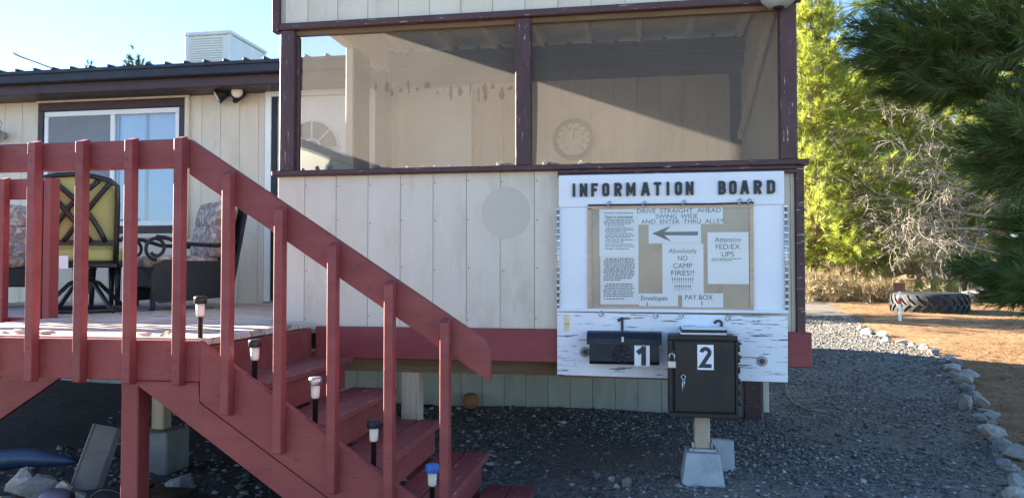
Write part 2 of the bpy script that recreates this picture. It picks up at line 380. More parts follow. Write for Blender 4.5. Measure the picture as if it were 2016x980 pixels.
def mk_gravel():
    m, nt, N, L, p = newmat('gravel_ground'); v = coords(nt, (1, 1, 1), False)
    vo = N.new('ShaderNodeTexVoronoi'); vo.inputs['Scale'].default_value = 38; L.new(v, vo.inputs['Vector'])
    sp = N.new('ShaderNodeSeparateColor'); L.new(vo.outputs['Color'], sp.inputs[0])
    col = mixc(nt, ramp(nt, sp.outputs[0], 0, 1), (.07, .063, .054), (.25, .225, .19))
    col = mixc(nt, ramp(nt, noise(nt, v, 1.3, 6), .4, .65), col, (.19, .165, .135))
    L.new(col, p.inputs['Base Color']); p.inputs['Roughness'].default_value = .9; p.inputs['Specular IOR Level'].default_value = .2
    nb = bump(nt, vo.outputs['Distance'], .8, .015); nb = bump(nt, noise(nt, v, 90, 4), .5, .006, nb); L.new(nb, p.inputs['Normal']); return m
M['gravel'] = mk_gravel()
def mk_needleground():
    m, nt, N, L, p = newmat('pine_needle_litter'); v = coords(nt, (1, 1, 1), False)
    col = mixc(nt, ramp(nt, noise(nt, v, 2.0, 8, .7), .35, .65), (.185, .10, .05), (.31, .19, .10))
    col = mixc(nt, ramp(nt, noise(nt, v, 40, 4), .45, .7), col, (.37, .25, .14))
    col = mixc(nt, ramp(nt, noise(nt, v, .8, 5), .55, .7), col, (.16, .08, .04))
    L.new(col, p.inputs['Base Color']); p.inputs['Roughness'].default_value = .95; p.inputs['Specular IOR Level'].default_value = .1
    L.new(bump(nt, noise(nt, v, 30, 8, .75), .8, .03), p.inputs['Normal']); return m
M['needles'] = mk_needleground()
def mk_pebble():
    m, nt, N, L, p = newmat('gravel_pebbles'); geo = N.new('ShaderNodeNewGeometry')
    cr = N.new('ShaderNodeValToRGB'); e = cr.color_ramp; e.elements[0].color = c4((.055, .055, .055)); e.elements[1].color = c4((.42, .41, .39))
    x = e.elements.new(.5); x.color = c4((.14, .13, .115)); x = e.elements.new(.82); x.color = c4((.23, .205, .175))
    L.new(geo.outputs['Random Per Island'], cr.inputs[0]); L.new(cr.outputs[0], p.inputs['Base Color']); p.inputs['Roughness'].default_value = .8; return m
M['pebble'] = mk_pebble()
M['shade_soil'] = pmat('shade_dark_soil', (.035, .031, .028), (.065, .058, .05), 3, .95, bmp=.6, bscale=8, bdist=.02, var=0)  # soil with the shade under the deck put into its dark colour

# ------------------------------------------------------------------ text
def text_mesh(s, h, m, width=None, bold=0.0, ext=.001, align='CENTER', lh=1.0):
    cu = bpy.data.curves.new('lettering', 'FONT'); cu.body = s; cu.size = 1.0; cu.align_x = align; cu.offset = bold; cu.extrude = 0.02; cu.space_line = lh
    cu.resolution_u = 4
    ob = bpy.data.objects.new('tmp_text', cu); COL.objects.link(ob)
    bpy.context.view_layer.update()
    dg = bpy.context.evaluated_depsgraph_get(); me = bpy.data.meshes.new_from_object(ob.evaluated_get(dg))
    bpy.data.objects.remove(ob); bpy.data.curves.remove(cu)
    a = np.zeros(len(me.vertices) * 3, np.float32); me.vertices.foreach_get('co', a); a = a.reshape(-1, 3)
    lo, hi = a.min(0), a.max(0); sy = h / max(hi[1] - lo[1], 1e-6); sx = sy if width is None else width / max(hi[0] - lo[0], 1e-6)
    a[:, 0] = (a[:, 0] - (lo[0] + hi[0]) / 2) * sx; a[:, 1] = (a[:, 1] - (lo[1] + hi[1]) / 2) * sy; a[:, 2] = a[:, 2] / .02 * ext
    me.vertices.foreach_set('co', a.ravel()); me.materials.clear(); me.materials.append(m); me.update(); return me
def text(name, s, c, h, m, parent, width=None, bold=0.0, ext=.001, rot=0):
    me = text_mesh(s, h, m, width, bold, ext); me.name = name
    o = bpy.data.objects.new(name, me)
    return place(o, Matrix.Translation(Vector(c)) @ Matrix.Rotation(R(90), 4, 'X') @ Matrix.Rotation(rot, 4, 'Z'), parent)

def ribbon(b, pts, w, y0, y1, closed=False):
    pts = [np.array(p, float) for p in pts]; n = len(pts); Lf = []; Rt = []
    for i in range(n):
        a = pts[i - 1] if (i > 0 or closed) else None; c = pts[(i + 1) % n] if (i < n - 1 or closed) else None
        d1 = (pts[i] - a) if a is not None else (c - pts[i]); d2 = (c - pts[i]) if c is not None else d1
        d1 = d1 / np.linalg.norm(d1); d2 = d2 / np.linalg.norm(d2); t = d1 + d2; t /= np.linalg.norm(t); nn = np.array([-t[1], t[0]])
        k = w / 2 / max(.45, nn @ np.array([-d1[1], d1[0]])); Lf.append(pts[i] + nn * k); Rt.append(pts[i] - nn * k)
    for i in range(n if closed else n - 1):
        j = (i + 1) % n; q = [Lf[i], Lf[j], Rt[j], Rt[i]]
        b.add([(p[0], y0, p[1]) for p in q] + [(p[0], y1, p[1]) for p in q], [(0, 1, 2, 3), (7, 6, 5, 4), (0, 4, 5, 1), (2, 6, 7, 3)] + ([(1, 5, 6, 2)] if not closed and i == n - 2 else []) + ([(0, 3, 7, 4)] if not closed and i == 0 else []))
def glyph(name, ch, c, h, w, sw, m, parent, th=.006):
    """block letter from strokes in the x-z plane, centred on c, facing -y"""
    c = Vector(c); a, z = w / 2 - sw / 2, h / 2 - sw / 2; H2 = h / 2; W2 = w / 2; S = []
    rr = min(a, z) * .75
    def rnd(x0, x1, z0, z1, r):
        o = []
        for cx, cz, s in ((x1 - r, z1 - r, 0), (x0 + r, z1 - r, 1), (x0 + r, z0 + r, 2), (x1 - r, z0 + r, 3)):
            o += [(cx + r * math.cos(t), cz + r * math.sin(t)) for t in np.linspace(s * math.pi / 2, (s + 1) * math.pi / 2, 5)]
        return o
    def dshape(x0, x1, z0, z1, r): return [(x0, z1)] + [(x1 - r + r * math.cos(t), z1 - r + r * math.sin(t)) for t in np.linspace(math.pi / 2, 0, 5)] + [(x1 - r + r * math.cos(t), z0 + r + r * math.sin(t)) for t in np.linspace(0, -math.pi / 2, 5)] + [(x0, z0)]
    if ch == 'I': S = [([(0, -H2), (0, H2)], 0)]
    if ch == 'N': S = [([(-a, -H2), (-a, H2)], 0), ([(a, -H2), (a, H2)], 0), ([(-a, H2 - sw * .4), (a, -H2 + sw * .4)], 0)]
    if ch == 'F': S = [([(-a, -H2), (-a, H2)], 0), ([(-a, z), (W2, z)], 0), ([(-a, 0), (W2 * .7, 0)], 0)]
    if ch == 'O': S = [(rnd(-a, a, -z, z, rr), 1)]
    if ch in 'RB':
        S = [([(-a, -H2), (-a, H2)], 0), (dshape(-a, a * (1 if ch == 'R' else .88), 0, z, min(z / 2, a) * .9), 0)]
        S += [([(-.1 * a, 0), (a, -H2)], 0)] if ch == 'R' else [(dshape(-a, a, -z, 0, min(z / 2, a) * .9), 0)]
    if ch == 'M': S = [([(-a, -H2), (-a, H2)], 0), ([(a, -H2), (a, H2)], 0), ([(-a, H2 - sw * .3), (0, -H2 * .35), (a, H2 - sw * .3)], 0)]
    if ch == 'A': S = [([(-a, -H2), (-sw * .15, H2)], 0), ([(a, -H2), (sw * .15, H2)], 0), ([(-a * .6, -z * .45), (a * .6, -z * .45)], 0)]
    if ch == 'T': S = [([(0, -H2), (0, H2 - sw)], 0), ([(-W2, z), (W2, z)], 0)]
    if ch == 'D': S = [([(-a, -H2), (-a, H2)], 0), (dshape(-a, a, -z, z, min(z, a) * .9), 0)]
    if ch == '1': S = [([(W2 - sw / 2, -H2), (W2 - sw / 2, H2)], 0), ([(-W2, H2 - sw * 1.5), (W2 - sw / 2, H2 - sw * .55)], 0)]
    if ch == '2':
        r = a; S = [([(-a, z - r * .9)] + [(r * math.cos(t), z - r + r * math.sin(t)) for t in np.linspace(math.pi * .9, -.35, 10)] + [(-a, -z), (W2, -z)], 0)]
    b = MB()
    for i, (pts, cl) in enumerate(S): ribbon(b, [(c.x + p[0], c.z + p[1]) for p in pts], sw, c.y - th + i * .0004, c.y + th * .3, bool(cl))
    return b.build(name, m, parent)

# ================================================================== GROUND
def grid_sheet(name, xs, ys, zoff, m, keep=None):
    X, Y = np.meshgrid(xs, ys, indexing='ij'); Z = ground_z(X, Y) + zoff
    V = np.stack([X, Y, Z], -1).reshape(-1, 3); nx, ny = len(xs), len(ys)
    I, J = np.meshgrid(np.arange(nx - 1), np.arange(ny - 1), indexing='ij'); b = (I * ny + J).ravel()
    F = np.stack([b, b + ny, b + ny + 1, b + 1], -1)
    if keep is not None:
        cx = V[F].mean(1); F = F[keep(cx[:, 0], cx[:, 1])]
        used = np.unique(F); mp = np.zeros(len(V), int); mp[used] = np.arange(len(used)); V = V[used]; F = mp[F]
    return np_obj(name, V, F, m, smooth=True)
xs = np.concatenate([np.linspace(-300, -20, 15), np.linspace(-18, -7, 12), np.arange(-6, 8, .12), np.linspace(8.2, 30, 40), np.linspace(34, 300, 15)])
ys = np.concatenate([np.linspace(-120, -6, 12), np.arange(-5, 14, .12), np.linspace(14.2, 45, 60), np.linspace(48, 420, 30)])
tag(grid_sheet('ground', xs, ys, 0.0, M['gravel']), kind='structure')
# border line of the rocks (right edge of the drive), from near to far
border_px = [(2016, 965), (1985, 905), (1950, 862), (1925, 812), (1903, 775), (1895, 742), (1868, 716), (1842, 697), (1800, 682), (1750, 672), (1700, 660), (1688, 648), (1700, 632), (1660, 616), (1625, 600), (1590, 588)]
border = [GP(*p) for p in border_px]
border = [GP(2060, 1080)] + border
bx = np.array([p.x for p in border]); by = np.array([p.y for p in border])
by2, ix = np.unique(by, return_index=True); bx2 = bx[ix]
def edge_x(y): return np.where(y > by2[-1], bx2[-1] - (y - by2[-1]) * .22, np.interp(y, by2, bx2)) + .05 * np.sin(y * 7) + .04 * np.sin(y * 17 + 1)
nxs = np.concatenate([np.arange(1.0, 9, .07), np.linspace(9.1, 45, 60)]); nys = np.concatenate([np.arange(2.5, 16, .07), np.linspace(16.1, 60, 70)])
tag(grid_sheet('needle_covered_ground', nxs, nys, .012, M['needles'], lambda x, y: (x > edge_x(y) + .03)), kind='structure')

# pebbles lying on the drive
def shade_earth_keep(x, y):
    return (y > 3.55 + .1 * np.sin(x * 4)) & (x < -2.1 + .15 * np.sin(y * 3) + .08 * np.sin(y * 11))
def pebbles(n, xr, yr, smin, smax, keep=None, pw=2.2):
    x = RNG.uniform(*xr, n); y = RNG.uniform(*yr, n)
    if keep is not None:
        k = keep(x, y); x = x[k]; y = y[k]
    n = len(x); s = smin + (smax - smin) * RNG.random(n) ** pw
    base = np.array([(1, 0, 0), (-1, 0, 0), (0, 1, 0), (0, -1, 0), (0, 0, 1), (0, 0, -1)], float)
    V = base[None] * RNG.uniform(.55, 1.2, (n, 6, 1)) + RNG.normal(0, .22, (n, 6, 3)); V[:, :, 2] *= .6
    a = RNG.uniform(0, 6.28, n); c, sn = np.cos(a), np.sin(a)
    vx = V[:, :, 0] * c[:, None] - V[:, :, 1] * sn[:, None]; vy = V[:, :, 0] * sn[:, None] + V[:, :, 1] * c[:, None]
    V = np.stack([vx, vy, V[:, :, 2]], -1) * s[:, None, None]
    V[:, :, 0] += x[:, None]; V[:, :, 1] += y[:, None]; V[:, :, 2] += (ground_z(x, y) + s * .25 + .010 * shade_earth_keep(x, y))[:, None]
    T = np.array([(0, 2, 4), (2, 1, 4), (1, 3, 4), (3, 0, 4), (2, 0, 5), (1, 2, 5), (3, 1, 5), (0, 3, 5)])
    F = (T[None] + 6 * np.arange(n)[:, None, None]).reshape(-1, 3)
    return V.reshape(-1, 3), F
tag(grid_sheet('shade_dark_earth', np.arange(-8, 1.3, .07), np.arange(3.3, 6.97, .07), .010, M['shade_soil'], shade_earth_keep), kind='structure')  # earth sheet whose dark tone stands in for shade under the deck
def patchy(x, y):
    f = np.sin(x * 2.3 + y * 1.1) + np.sin(y * 3.1 - x * 1.7 + 1) + .8 * np.sin(x * 5.3 + 2) * np.sin(y * 4.7)
    return RNG.random(len(x)) < np.clip(.62 + .3 * f, .18, 1)
V1, F1 = pebbles(56000, (-1.3, 4.2), (3.7, 9.0), .004, .019, lambda x, y: patchy(x, y) & (x < edge_x(y) + .05)& (~shade_earth_keep(x, y)))
V2, F2 = pebbles(9000, (.9, 4.5), (9.0, 16), .010, .028, lambda x, y: (x < edge_x(y) + .05))
V3, F3 = pebbles(650, (-1.3, 4.2), (3.8, 7.5), .014, .036, lambda x, y: (x < edge_x(y)))
V4, F4 = pebbles(3500, (-4.4, -1.0), (3.4, 6.8), .006, .035, None, 3.0)
Vp = np.concatenate([V1, V2, V3, V4]); Fp = np.concatenate([F1, F2 + len(V1), F3 + len(V1) + len(V2), F4 + len(V1) + len(V2) + len(V3)])
tag(np_obj('gravel', Vp, Fp, M['pebble']), 'loose grey gravel scattered over the drive', 'gravel', kind='stuff')
def litter(n, xr, yr, keep, ln=.09, w=.004):
    x = RNG.uniform(*xr, n); y = RNG.uniform(*yr, n); k = keep(x, y); x = x[k]; y = y[k]; n = len(x)
    a = RNG.uniform(0, 6.28, n); L = RNG.uniform(.5, 1.2, n) * ln; z = ground_z(x, y) + .014
    dx, dy = np.cos(a) * L, np.sin(a) * L; px, py = -np.sin(a) * w, np.cos(a) * w; up = RNG.uniform(-.004, .03, n)
    V = np.stack([np.stack([x - px, y - py, z], -1), np.stack([x + px, y + py, z + .002], -1), np.stack([x + dx, y + dy, z + up], -1)], 1).reshape(-1, 3)
    return V, np.arange(3 * n).reshape(-1, 3)
Va, Fa = litter(30000, (1.2, 9), (3.2, 12), lambda x, y: (x > edge_x(y) + .02))
Vb, Fb = litter(22000, (1.2, 12), (9, 24), lambda x, y: (x > edge_x(y) + .02), .13, .008)
Vc, Fc = litter(1500, (1.0, 4.5), (3.5, 12), lambda x, y: (x < edge_x(y)) & (x > edge_x(y) - .5))
tag(np_obj('pine_needle_litter', np.concatenate([Va, Vb, Vc]), np.concatenate([Fa, Fb + len(Va), Fc + len(Va) + len(Vb)]), M['litter']),
    'orange fallen pine needles covering the ground beyond the rock border', 'pine needles', kind='stuff')

# ================================================================== MOBILE HOME (wall plane YH)
YH, YF, YR = 6.90, 4.59, 3.34        # house wall, porch front, deck rail planes
DZ = .91                              # deck level
HX0, HX1 = -12.0, 1.04
home = thing('mobile_home', (-4, YH, 0), 'long cream mobile home with brown trim behind the red deck', 'house')
# window opening
wx0, wx1 = UX(78, YH, 200), UX(366, YH, 200); wz1 = UZ(220, 199, YH); wz0 = UZ(300, 459, YH)
dx0, dx1, dz1 = -3.60, -2.70, 2.98
box('wall_core', M['groove'], home, (HX0, YH + .016, .80), (wx0 + .04, YH + .10, 3.04), 0)
box('wall_core', M['groove'], home, (wx0 + .04, YH + .016, .80), (wx1 - .04, YH + .10, wz0 + .04), 0)
box('wall_core', M['groove'], home, (wx0 + .04, YH + .016, wz1 - .04), (wx1 - .04, YH + .10, 3.04), 0)
box('wall_core', M['groove'], home, (wx1 - .04, YH + .016, .80), (HX1, YH + .10, 3.04), 0)
box('end_wall', M['cream'], home, (HX1, YH + .02, .0), (HX1 + .05, 11.85, 3.05), .004)
box('end_wall', M['cream'], home, (HX0 - .05, YH + .02, .0), (HX0, 11.85, 3.05), .004)
box('back_wall', M['cream'], home, (HX0, 11.8, .0), (HX1, 11.88, 3.05), .004)
box('room_wall', M['cream_in'], home, (wx0 - 1.0, YH + 1.6, .8), (wx1 + 1.0, YH + 1.65, 3.04), 0)
def siding(parent, m, x0, x1, z0, z1, y, pitch, holes=(), th=.016, gap=.0035, name='siding_board', phase=0):
    k = math.floor((x0 - phase) / pitch)
    while phase + k * pitch < x1:
        a = max(x0, phase + k * pitch + gap / 2); b = min(x1, phase + (k + 1) * pitch - gap / 2); k += 1
        cuts = sorted([a, b] + [v for h in holes for v in h[:2] if a + .004 < v < b - .004])
        for p, q in zip(cuts[:-1], cuts[1:]):
            if q - p < .01: continue
            segs = [(z0, z1)]
            for (hx0, hx1, hz0, hz1) in holes:
                if q > hx0 + .003 and p < hx1 - .003:
                    segs = [r for s0, s1 in segs for r in ((s0, min(s1, hz0)), (max(s0, hz1), s1)) if r[1] - r[0] > .01]
            for s0, s1 in segs: box(name, m, parent, (p, y + .009, s0), (q, y + th, s1), .002)
holes = [(wx0 + .02, wx1 - .02, wz0 + .03, wz1 - .03), (dx0 - .02, dx1 + .02, DZ, dz1)]
siding(home, M['cream'], -9.0, -2.34, .86, 3.02, YH, .203, holes, phase=-.03)
siding(home, M['cream_in'], -2.34, 1.20, .93, 3.02, YH, .203, phase=-.03)
siding(home, M['skirt'], -9.0, HX1, -.12, .84, YH + .03, .203, name='skirting_board', phase=-.03)
# eave and roof
box('soffit', M['brown_clean'], home, (HX0 - .1, 6.60, 2.965), (HX1 + .04, YH + .02, 2.985), .002)
box('fascia', M['brown_clean'], home, (HX0 - .1, 6.575, 2.965), (HX1 + .04, 6.60, 3.10), .004)
box('gutter', M['shingle'], home, (HX0 - .1, 6.50, 3.055), (HX1 + .04, 6.575, 3.165), .012)
rf = MB(); rf.prism([Vector((0, 6.48, 3.17)), Vector((0, 9.3, 3.30)), Vector((0, 12.1, 3.17)), Vector((0, 12.1, 3.14)), Vector((0, 9.3, 3.27)), Vector((0, 6.48, 3.14))], (HX0 - .1, 0, 0), (HX1 + .04, 0, 0))
roof = rf.build('roof', M['shingle'], home)
x = -8.0
while x < HX1:
    board('roof_rib', M['shingle'], roof, (x, 6.47, 3.181), (x, 9.3, 3.312), .022, .035, bev=.006); x += .2
# window
win = box('window', M['brown_clean'], home, (wx0 - .0, YH - .022, wz1 - .085), (wx1, YH + .02, wz1), .004)
box('window_trim', M['brown_clean'], win, (wx0, YH - .0222, wz0 + .071), (wx0 + .06, YH + .02, wz1 - .0855), .004)
box('window_trim', M['brown_clean'], win, (wx1 - .06, YH - .0222, wz0 + .071), (wx1, YH + .02, wz1 - .0855), .004)
box('window_trim', M['brown_clean'], win, (wx0, YH - .022, wz0), (wx1, YH + .02, wz0 + .07), .004)
box('molding', M['cream'], win, (wx0 - .02, YH - .03, wz1 + .002), (wx1 + .05, YH + .01, wz1 + .045), .004)
box('molding', M['cream'], win, (wx1 + .003, YH - .028, wz0 - .05), (wx1 + .05, YH + .01, wz1 + .0), .004)
box('molding', M['cream'], win, (wx0 - .02, YH - .028, wz0 - .05), (wx1 + .0, YH + .01, wz0 - .004), .004)
fx0, fx1, fz0, fz1 = wx0 + .064, wx1 - .064, wz0 + .074, wz1 - .090; fm = UX(221, YH, 330)
for lo, hi in (((fx0, fz1 - .05), (fx1, fz1)), ((fx0, fz0), (fx1, fz0 + .05)), ((fx0, fz0 + .0505), (fx0 + .045, fz1 - .0505)), ((fx1 - .045, fz0 + .0505), (fx1, fz1 - .0505)), ((fm - .025, fz0 + .0505), (fm + .025, fz1 - .0505))):
    box('sash_frame', M['vinyl'], win, (lo[0], YH - .008, lo[1]), (hi[0], YH + .06, hi[1]), .004)
pl = box('pane', M['glass'], win, (fx0 + .04, YH + .028, fz0 + .04), (fm - .02, YH + .032, fz1 - .04), 0)
pr = box('pane', M['glass'], win, (fm + .02, YH + .014, fz0 + .04), (fx1 - .04, YH + .018, fz1 - .04), 0)
box('insect_screen', M['screen_grey'], win, (fx0 + .044, YH + .006, fz0 + .044), (fm - .024, YH + .008, fz1 - .044), 0)
box('roller_blind', M['blind'], win, (fm + .03, YH + .075, fz0 + .02), (fx1 - .03, YH + .078, fz1 - .02), 0)
box('roller_blind', M['cream_in'], win, (fx0 + .03, YH + .16, fz0 + .02), (fm - .03, YH + .163, fz1 - .02), 0)
mx = UX(281, YH, 330)
box('mullion', M['cream'], win, (mx - .012, YH + .045, fz0 + .04), (mx + .012, YH + .06, fz1 - .04), .002)
# entry door with fanlight
door = box('door', M['vinyl'], home, (dx0 + .07, YH - .005, DZ + .03), (dx1 - .07, YH + .03, dz1 - .07), .004)
for lo, hi in (((dx0, DZ + .02), (dx0 + .065, dz1)), ((dx1 - .065, DZ + .02), (dx1, dz1)), ((dx0 + .0655, dz1 - .065), (dx1 - .0655, dz1))):
    box('door_frame', M['vinyl'], door, (lo[0], YH - .03, lo[1]), (hi[0], YH + .03, hi[1]), .004)
box('hinge_stile', M['navy'], door, (dx0 + .068, YH - .028, DZ + .03), (dx0 + .125, YH - .008, dz1 - .068), .003)
fc = Vector(((dx0 + dx1) / 2 + .03, YH - .012, 2.40)); fr_ = .27
fan = MB()
pts = [fc + Vector((math.cos(a) * fr_, 0, math.sin(a) * fr_)) for a in np.linspace(0, math.pi, 24)]
fan.prism(pts, (0, -.002, 0), (0, .006, 0)); fanl = fan.build('fanlight', M['screen_grey'], door)
fr2 = MB(); fr2.tube([fc + Vector((math.cos(a) * fr_, -.004, math.sin(a) * fr_)) for a in np.linspace(0, math.pi, 24)], .011, 6)
fr2.tube([fc + Vector((math.cos(a) * .09, -.004, math.sin(a) * .09)) for a in np.linspace(0, math.pi, 14)], .009, 6)
fr2.tube([fc + Vector((-fr_, -.004, 0)), fc + Vector((fr_, -.004, 0))], .012, 6); fr2.build('fanlight_frame', M['vinyl'], fanl)
for a in (math.pi * .25, math.pi * .5, math.pi * .75):
    d = Vector((math.cos(a), 0, math.sin(a))); b = MB(); b.tube([fc + d * .09 + Vector((0, -.004, 0)), fc + d * fr_ + Vector((0, -.004, 0))], .009, 6); b.build('fanlight_bar', M['vinyl'], fanl)

# ---------- things on the house
def flood_light():
    c = U(468, 190, YH)
    t = thing('flood_light', c, 'twin headed motion flood light above the deck beside the window', 'light')
    b = MB(); b.lathe([(.05, 0), (.05, .02), (.03, .035)], c + Vector((0, 0, 0)), 16, Matrix.Rotation(R(90), 4, 'X')); b.build('base', M['navy'], t)
    for dxx, aim, lens in ((-.10, Vector((-.75, -.45, -.5)), False), (.07, Vector((.12, -1, -.05)), True)):
        p0 = c + Vector((dxx * .5, -.06, .045)); ax = aim.normalized(); q = ax.to_track_quat('Z', 'Y').to_matrix().to_4x4()
        b = MB(); b.lathe([(.025, -.07), (.045, -.05), (.048, -.01), (.07, .05), (.075, .07), (.066, .07), (.06, .055), (.001, .055)], c + Vector((dxx, -.09, .01)), 18, q)
        b.tube([c + Vector((dxx * .15, -.02, .01)), p0, c + Vector((dxx, -.09, .01)) - ax * .05], .012, 8)
        hd = b.build('lamp_head', M['navy'], t)
        g = MB(); g.lathe([(.001, 0), (.060, .0), (.055, .012), (.03, .022), (.001, .026)], c + Vector((dxx, -.09, .01)) + ax * .056, 18, q); g.build('lens', M['cream_plastic'], hd)
    b = MB(); b.lathe([(.022, 0), (.025, .04), (.015, .05)], c + Vector((.02, -.05, -.05)), 12, Matrix.Rotation(R(110), 4, 'X')); b.build('sensor', M['navy'], t)
flood_light()
def wall_lantern():
    c = U(6, 268, YH); t = thing('wall_lantern', c + Vector((0, -.1, -.08)), 'small grey scrolled lantern on the house wall left of the window', 'lantern')
    b = MB(); b.lathe([(.02, -.10), (.05, -.085), (.075, -.02), (.07, .01), (.03, .05), (.012, .07)], c + Vector((.05, -.13, 0)), 12); b.build('lamp_body', M['steel'], t)
    pts = [c + Vector((.05 + .05 * math.cos(a) * (1 - a / 14), -.13, .10 + .05 * math.sin(a) * (1 - a / 14))) for a in np.linspace(-1.4, 6, 26)]
    b = MB(); b.tube(pts, .006, 6); b.tube([c + Vector((.05, -.13, .06)), c + Vector((.0, -.07, .02)), c + Vector((0, 0, 0))], .008, 6); b.build('bracket', M['steel'], t)
    b = MB(); b.lathe([(.045, 0), (.04, .015)], c, 14, Matrix.Rotation(R(90), 4, 'X')); b.build('wall_plate', M['steel'], t)
wall_lantern()
def cooler():
    Y0 = 9.0; x0, x1 = UX(364, Y0, 90), UX(454, Y0, 90); z1 = UZ(410, 62, Y0); z0 = 3.27; Y1 = Y0 + .95
    t = thing('evaporative_cooler', ((x0 + x1) / 2, (Y0 + Y1) / 2, z0), 'white louvred evaporative cooler on the roof of the mobile home', 'cooler')
    box('cabinet', M['cooler'], t, (x0 + .02, Y0 + .02, z0), (x1 - .02, Y1 - .02, z1 - .05), .004)
    lid = MB(); lid.box((x0 - .01, Y0 - .01, z1 - .05), (x1 + .01, Y1 + .01, z1), .015); lid.build('lid', M['cooler'], t)
    for xx in (x0, x1 - .05):
        box('corner_post', M['cooler'], t, (xx, Y0, z0), (xx + .05, Y0 + .05, z1 - .0505), .004)
    box('corner_post', M['cooler'], t, (x1 - .05, Y1 - .05, z0), (x1, Y1, z1 - .0505), .004)
    n = 30; zz = np.linspace(z0 + .04, z1 - .09, n)
    for z in zz:
        board('louver_slat', M['cooler'], t, (x0 + .07, Y0 + .01, z), (x1 - .12, Y0 + .01, z), .014, .003, up=(0, -.6, .8), bev=0)
    box('side_panel', M['cooler'], t, (x1 - .021, Y0 + .06, z0), (x1 - .006, Y1 - .06, z1 - .06), .004)
cooler()
w = MB(); w.tube([U(-40, 72, 9.5), U(40, 112, 9.3), U(100, 134, 9.1), Vector((UX(140, 9, 120), 9.0, 3.30))], .012, 6)
tag(w.build('overhead_cable', M['cable']), 'thin dark cable dropping to the roof edge at upper left', 'cable')

# ================================================================== PORCH
porch = thing('screened_porch', ((-2.3 + .9) / 2, (YF + YH) / 2, 0), 'cream screened porch with peeling dark brown posts and trim', 'porch')
PX0, PX1 = UX(546, YF, 300), UX(1580, YF, 300)
zs0, zs1 = 1.838, 1.872            # sill
zh0, zh1 = 2.785, 2.828            # header trim
zb = .885                          # top of the red band
box('wall_core', M['groove'], porch, (PX0 + .01, YF + .015, zb - .05), (PX1 - .01, YF + .06, zs0), 0)
siding(porch, M['cream'], PX0 + .004, PX1 - .045, zb - .03, zs0 - .002, YF, .213, phase=UX(660, YF, 500))
box('wall_core', M['groove'], porch, (PX0 + .01, YF + .015, zh1 - .02), (PX1 - .01, YF + .06, 3.36), 0)
siding(porch, M['cream'], PX0 + .045, PX1 - .04, zh1 - .01, 3.36, YF, .203, phase=UX(605, YF, 20))
box('corner_trim', M['brown'], porch, (PX0 - .035, YF - .024, zh0 - .01), (PX0 + .012, YF + .05, 3.36), .004)
box('header_trim', M['brown'], porch, (PX0 + .0125, YF - .022, zh0), (PX1 - .0, YF + .02, zh1), .005)
box('header_beam', M['timber'], porch, (PX0 + .02, YF + .024, zh0 - .03), (PX1 - .03, YF + .064, zh1 - .02), .003)
def vpost(px0, px1, z0, z1, y0, y1, m='brown', name='post', bev=.006, py=200):
    return board(name, M[m], porch, ((UX(px0, y0, py) + UX(px1, y0, py)) / 2, (y0 + y1) / 2, z0), ((UX(px0, y0, py) + UX(px1, y0, py)) / 2, (y0 + y1) / 2, z1), UX(px1, y0, py) - UX(px0, y0, py), y1 - y0, up=(1, 0, 0), bev=bev)
vpost(550, 578, zs1, zh0 - .001, YF - .012, YF + .078)
vpost(1014, 1044, zs1, zh0 - .001, YF - .006, YF + .078)
vpost(1537, 1570, zs1, zh0 - .001, YF - .010, YF + .08)
vpost(578.5, 588, zs1, zh0 - .032, YF + .028, YF + .07, 'brown', 'screen_stop')
box('corner_trim', M['brown'], porch, (PX1 - .044, YF - .02, .70), (PX1 + .004, YF + .04, zs0 - .002), .004)
sill = box('sill', M['brown'], porch, (PX0 - .02, YF - .045, zs0), (PX1 + .03, YF + .11, zs1 - .001), .006)
box('sill_apron', M['brown'], sill, (UX(1099, YF, 340), YF - .034, zs0 - .024), (UX(1566, YF, 340), YF - .004, zs0 - .001), .004)
box('sill_apron', M['brown'], sill, (UX(1099, YF, 340), YF - .038, zs0 - .046), (UX(1566, YF, 340), YF - .004, zs0 - .0255), .004)
def pane_mesh(name, m, x0, x1, z0, z1, y, nx=18, nz=12, amp=.004):
    X, Z = np.meshgrid(np.linspace(x0, x1, nx), np.linspace(z0, z1, nz), indexing='ij')
    Yv = y + amp * np.sin(X * 5 + 1) * np.sin((Z - z0) / (z1 - z0) * np.pi)
    V = np.stack([X, Yv, Z], -1).reshape(-1, 3); I, J = np.meshgrid(np.arange(nx - 1), np.arange(nz - 1), indexing='ij'); b = (I * nz + J).ravel()
    return np_obj(name, V, np.stack([b, b + nz, b + nz + 1, b + 1], -1), m, porch, True, origin=((x0 + x1) / 2, y, (z0 + z1) / 2))
pane_mesh('screen', M['screen'], UX(586, YF, 200), UX(1016, YF, 200), zs1 - .002, zh0 - .03, YF + .066)
pane_mesh('screen', M['screen'], UX(1042, YF, 200), UX(1540, YF, 200), zs1 - .002, zh0 - .03, YF + .066)
sc_ = U(996, 419, YF + .0075); pb_ = MB(); pb_.prism([sc_ + Vector((math.cos(a) * .152, 0, math.sin(a) * .162)) for a in np.linspace(0, 2 * math.pi, 40, endpoint=False)], (0, 0, 0), (0, .0012, 0))
pb_.build('paint_patch', M['patch'], porch)['label'] = 'faint round greyish paint patch on the cream wall'
for k in range(15):
    xn = UX(660, YF, 500) + (k - 2) * .213 + .012
    if PX0 + .05 < xn < UX(1090, YF, 500):
        for z in (zb + .05, zb + .36, zb + .66, zs0 - .06):
            b = MB(); b.lathe([(.0042, 0), (.004, .0012), (.002, .0016)], Vector((xn + random.uniform(-.004, .004), YF + .009, z + random.uniform(-.015, .015))), 6, Matrix.Rotation(R(90), 4, 'X')); b.build('nail', M['rust'], porch)
M['grime'] = mk_screen('grime_on_mesh', (.12, .10, .085), .24)
rg = random.Random(4)
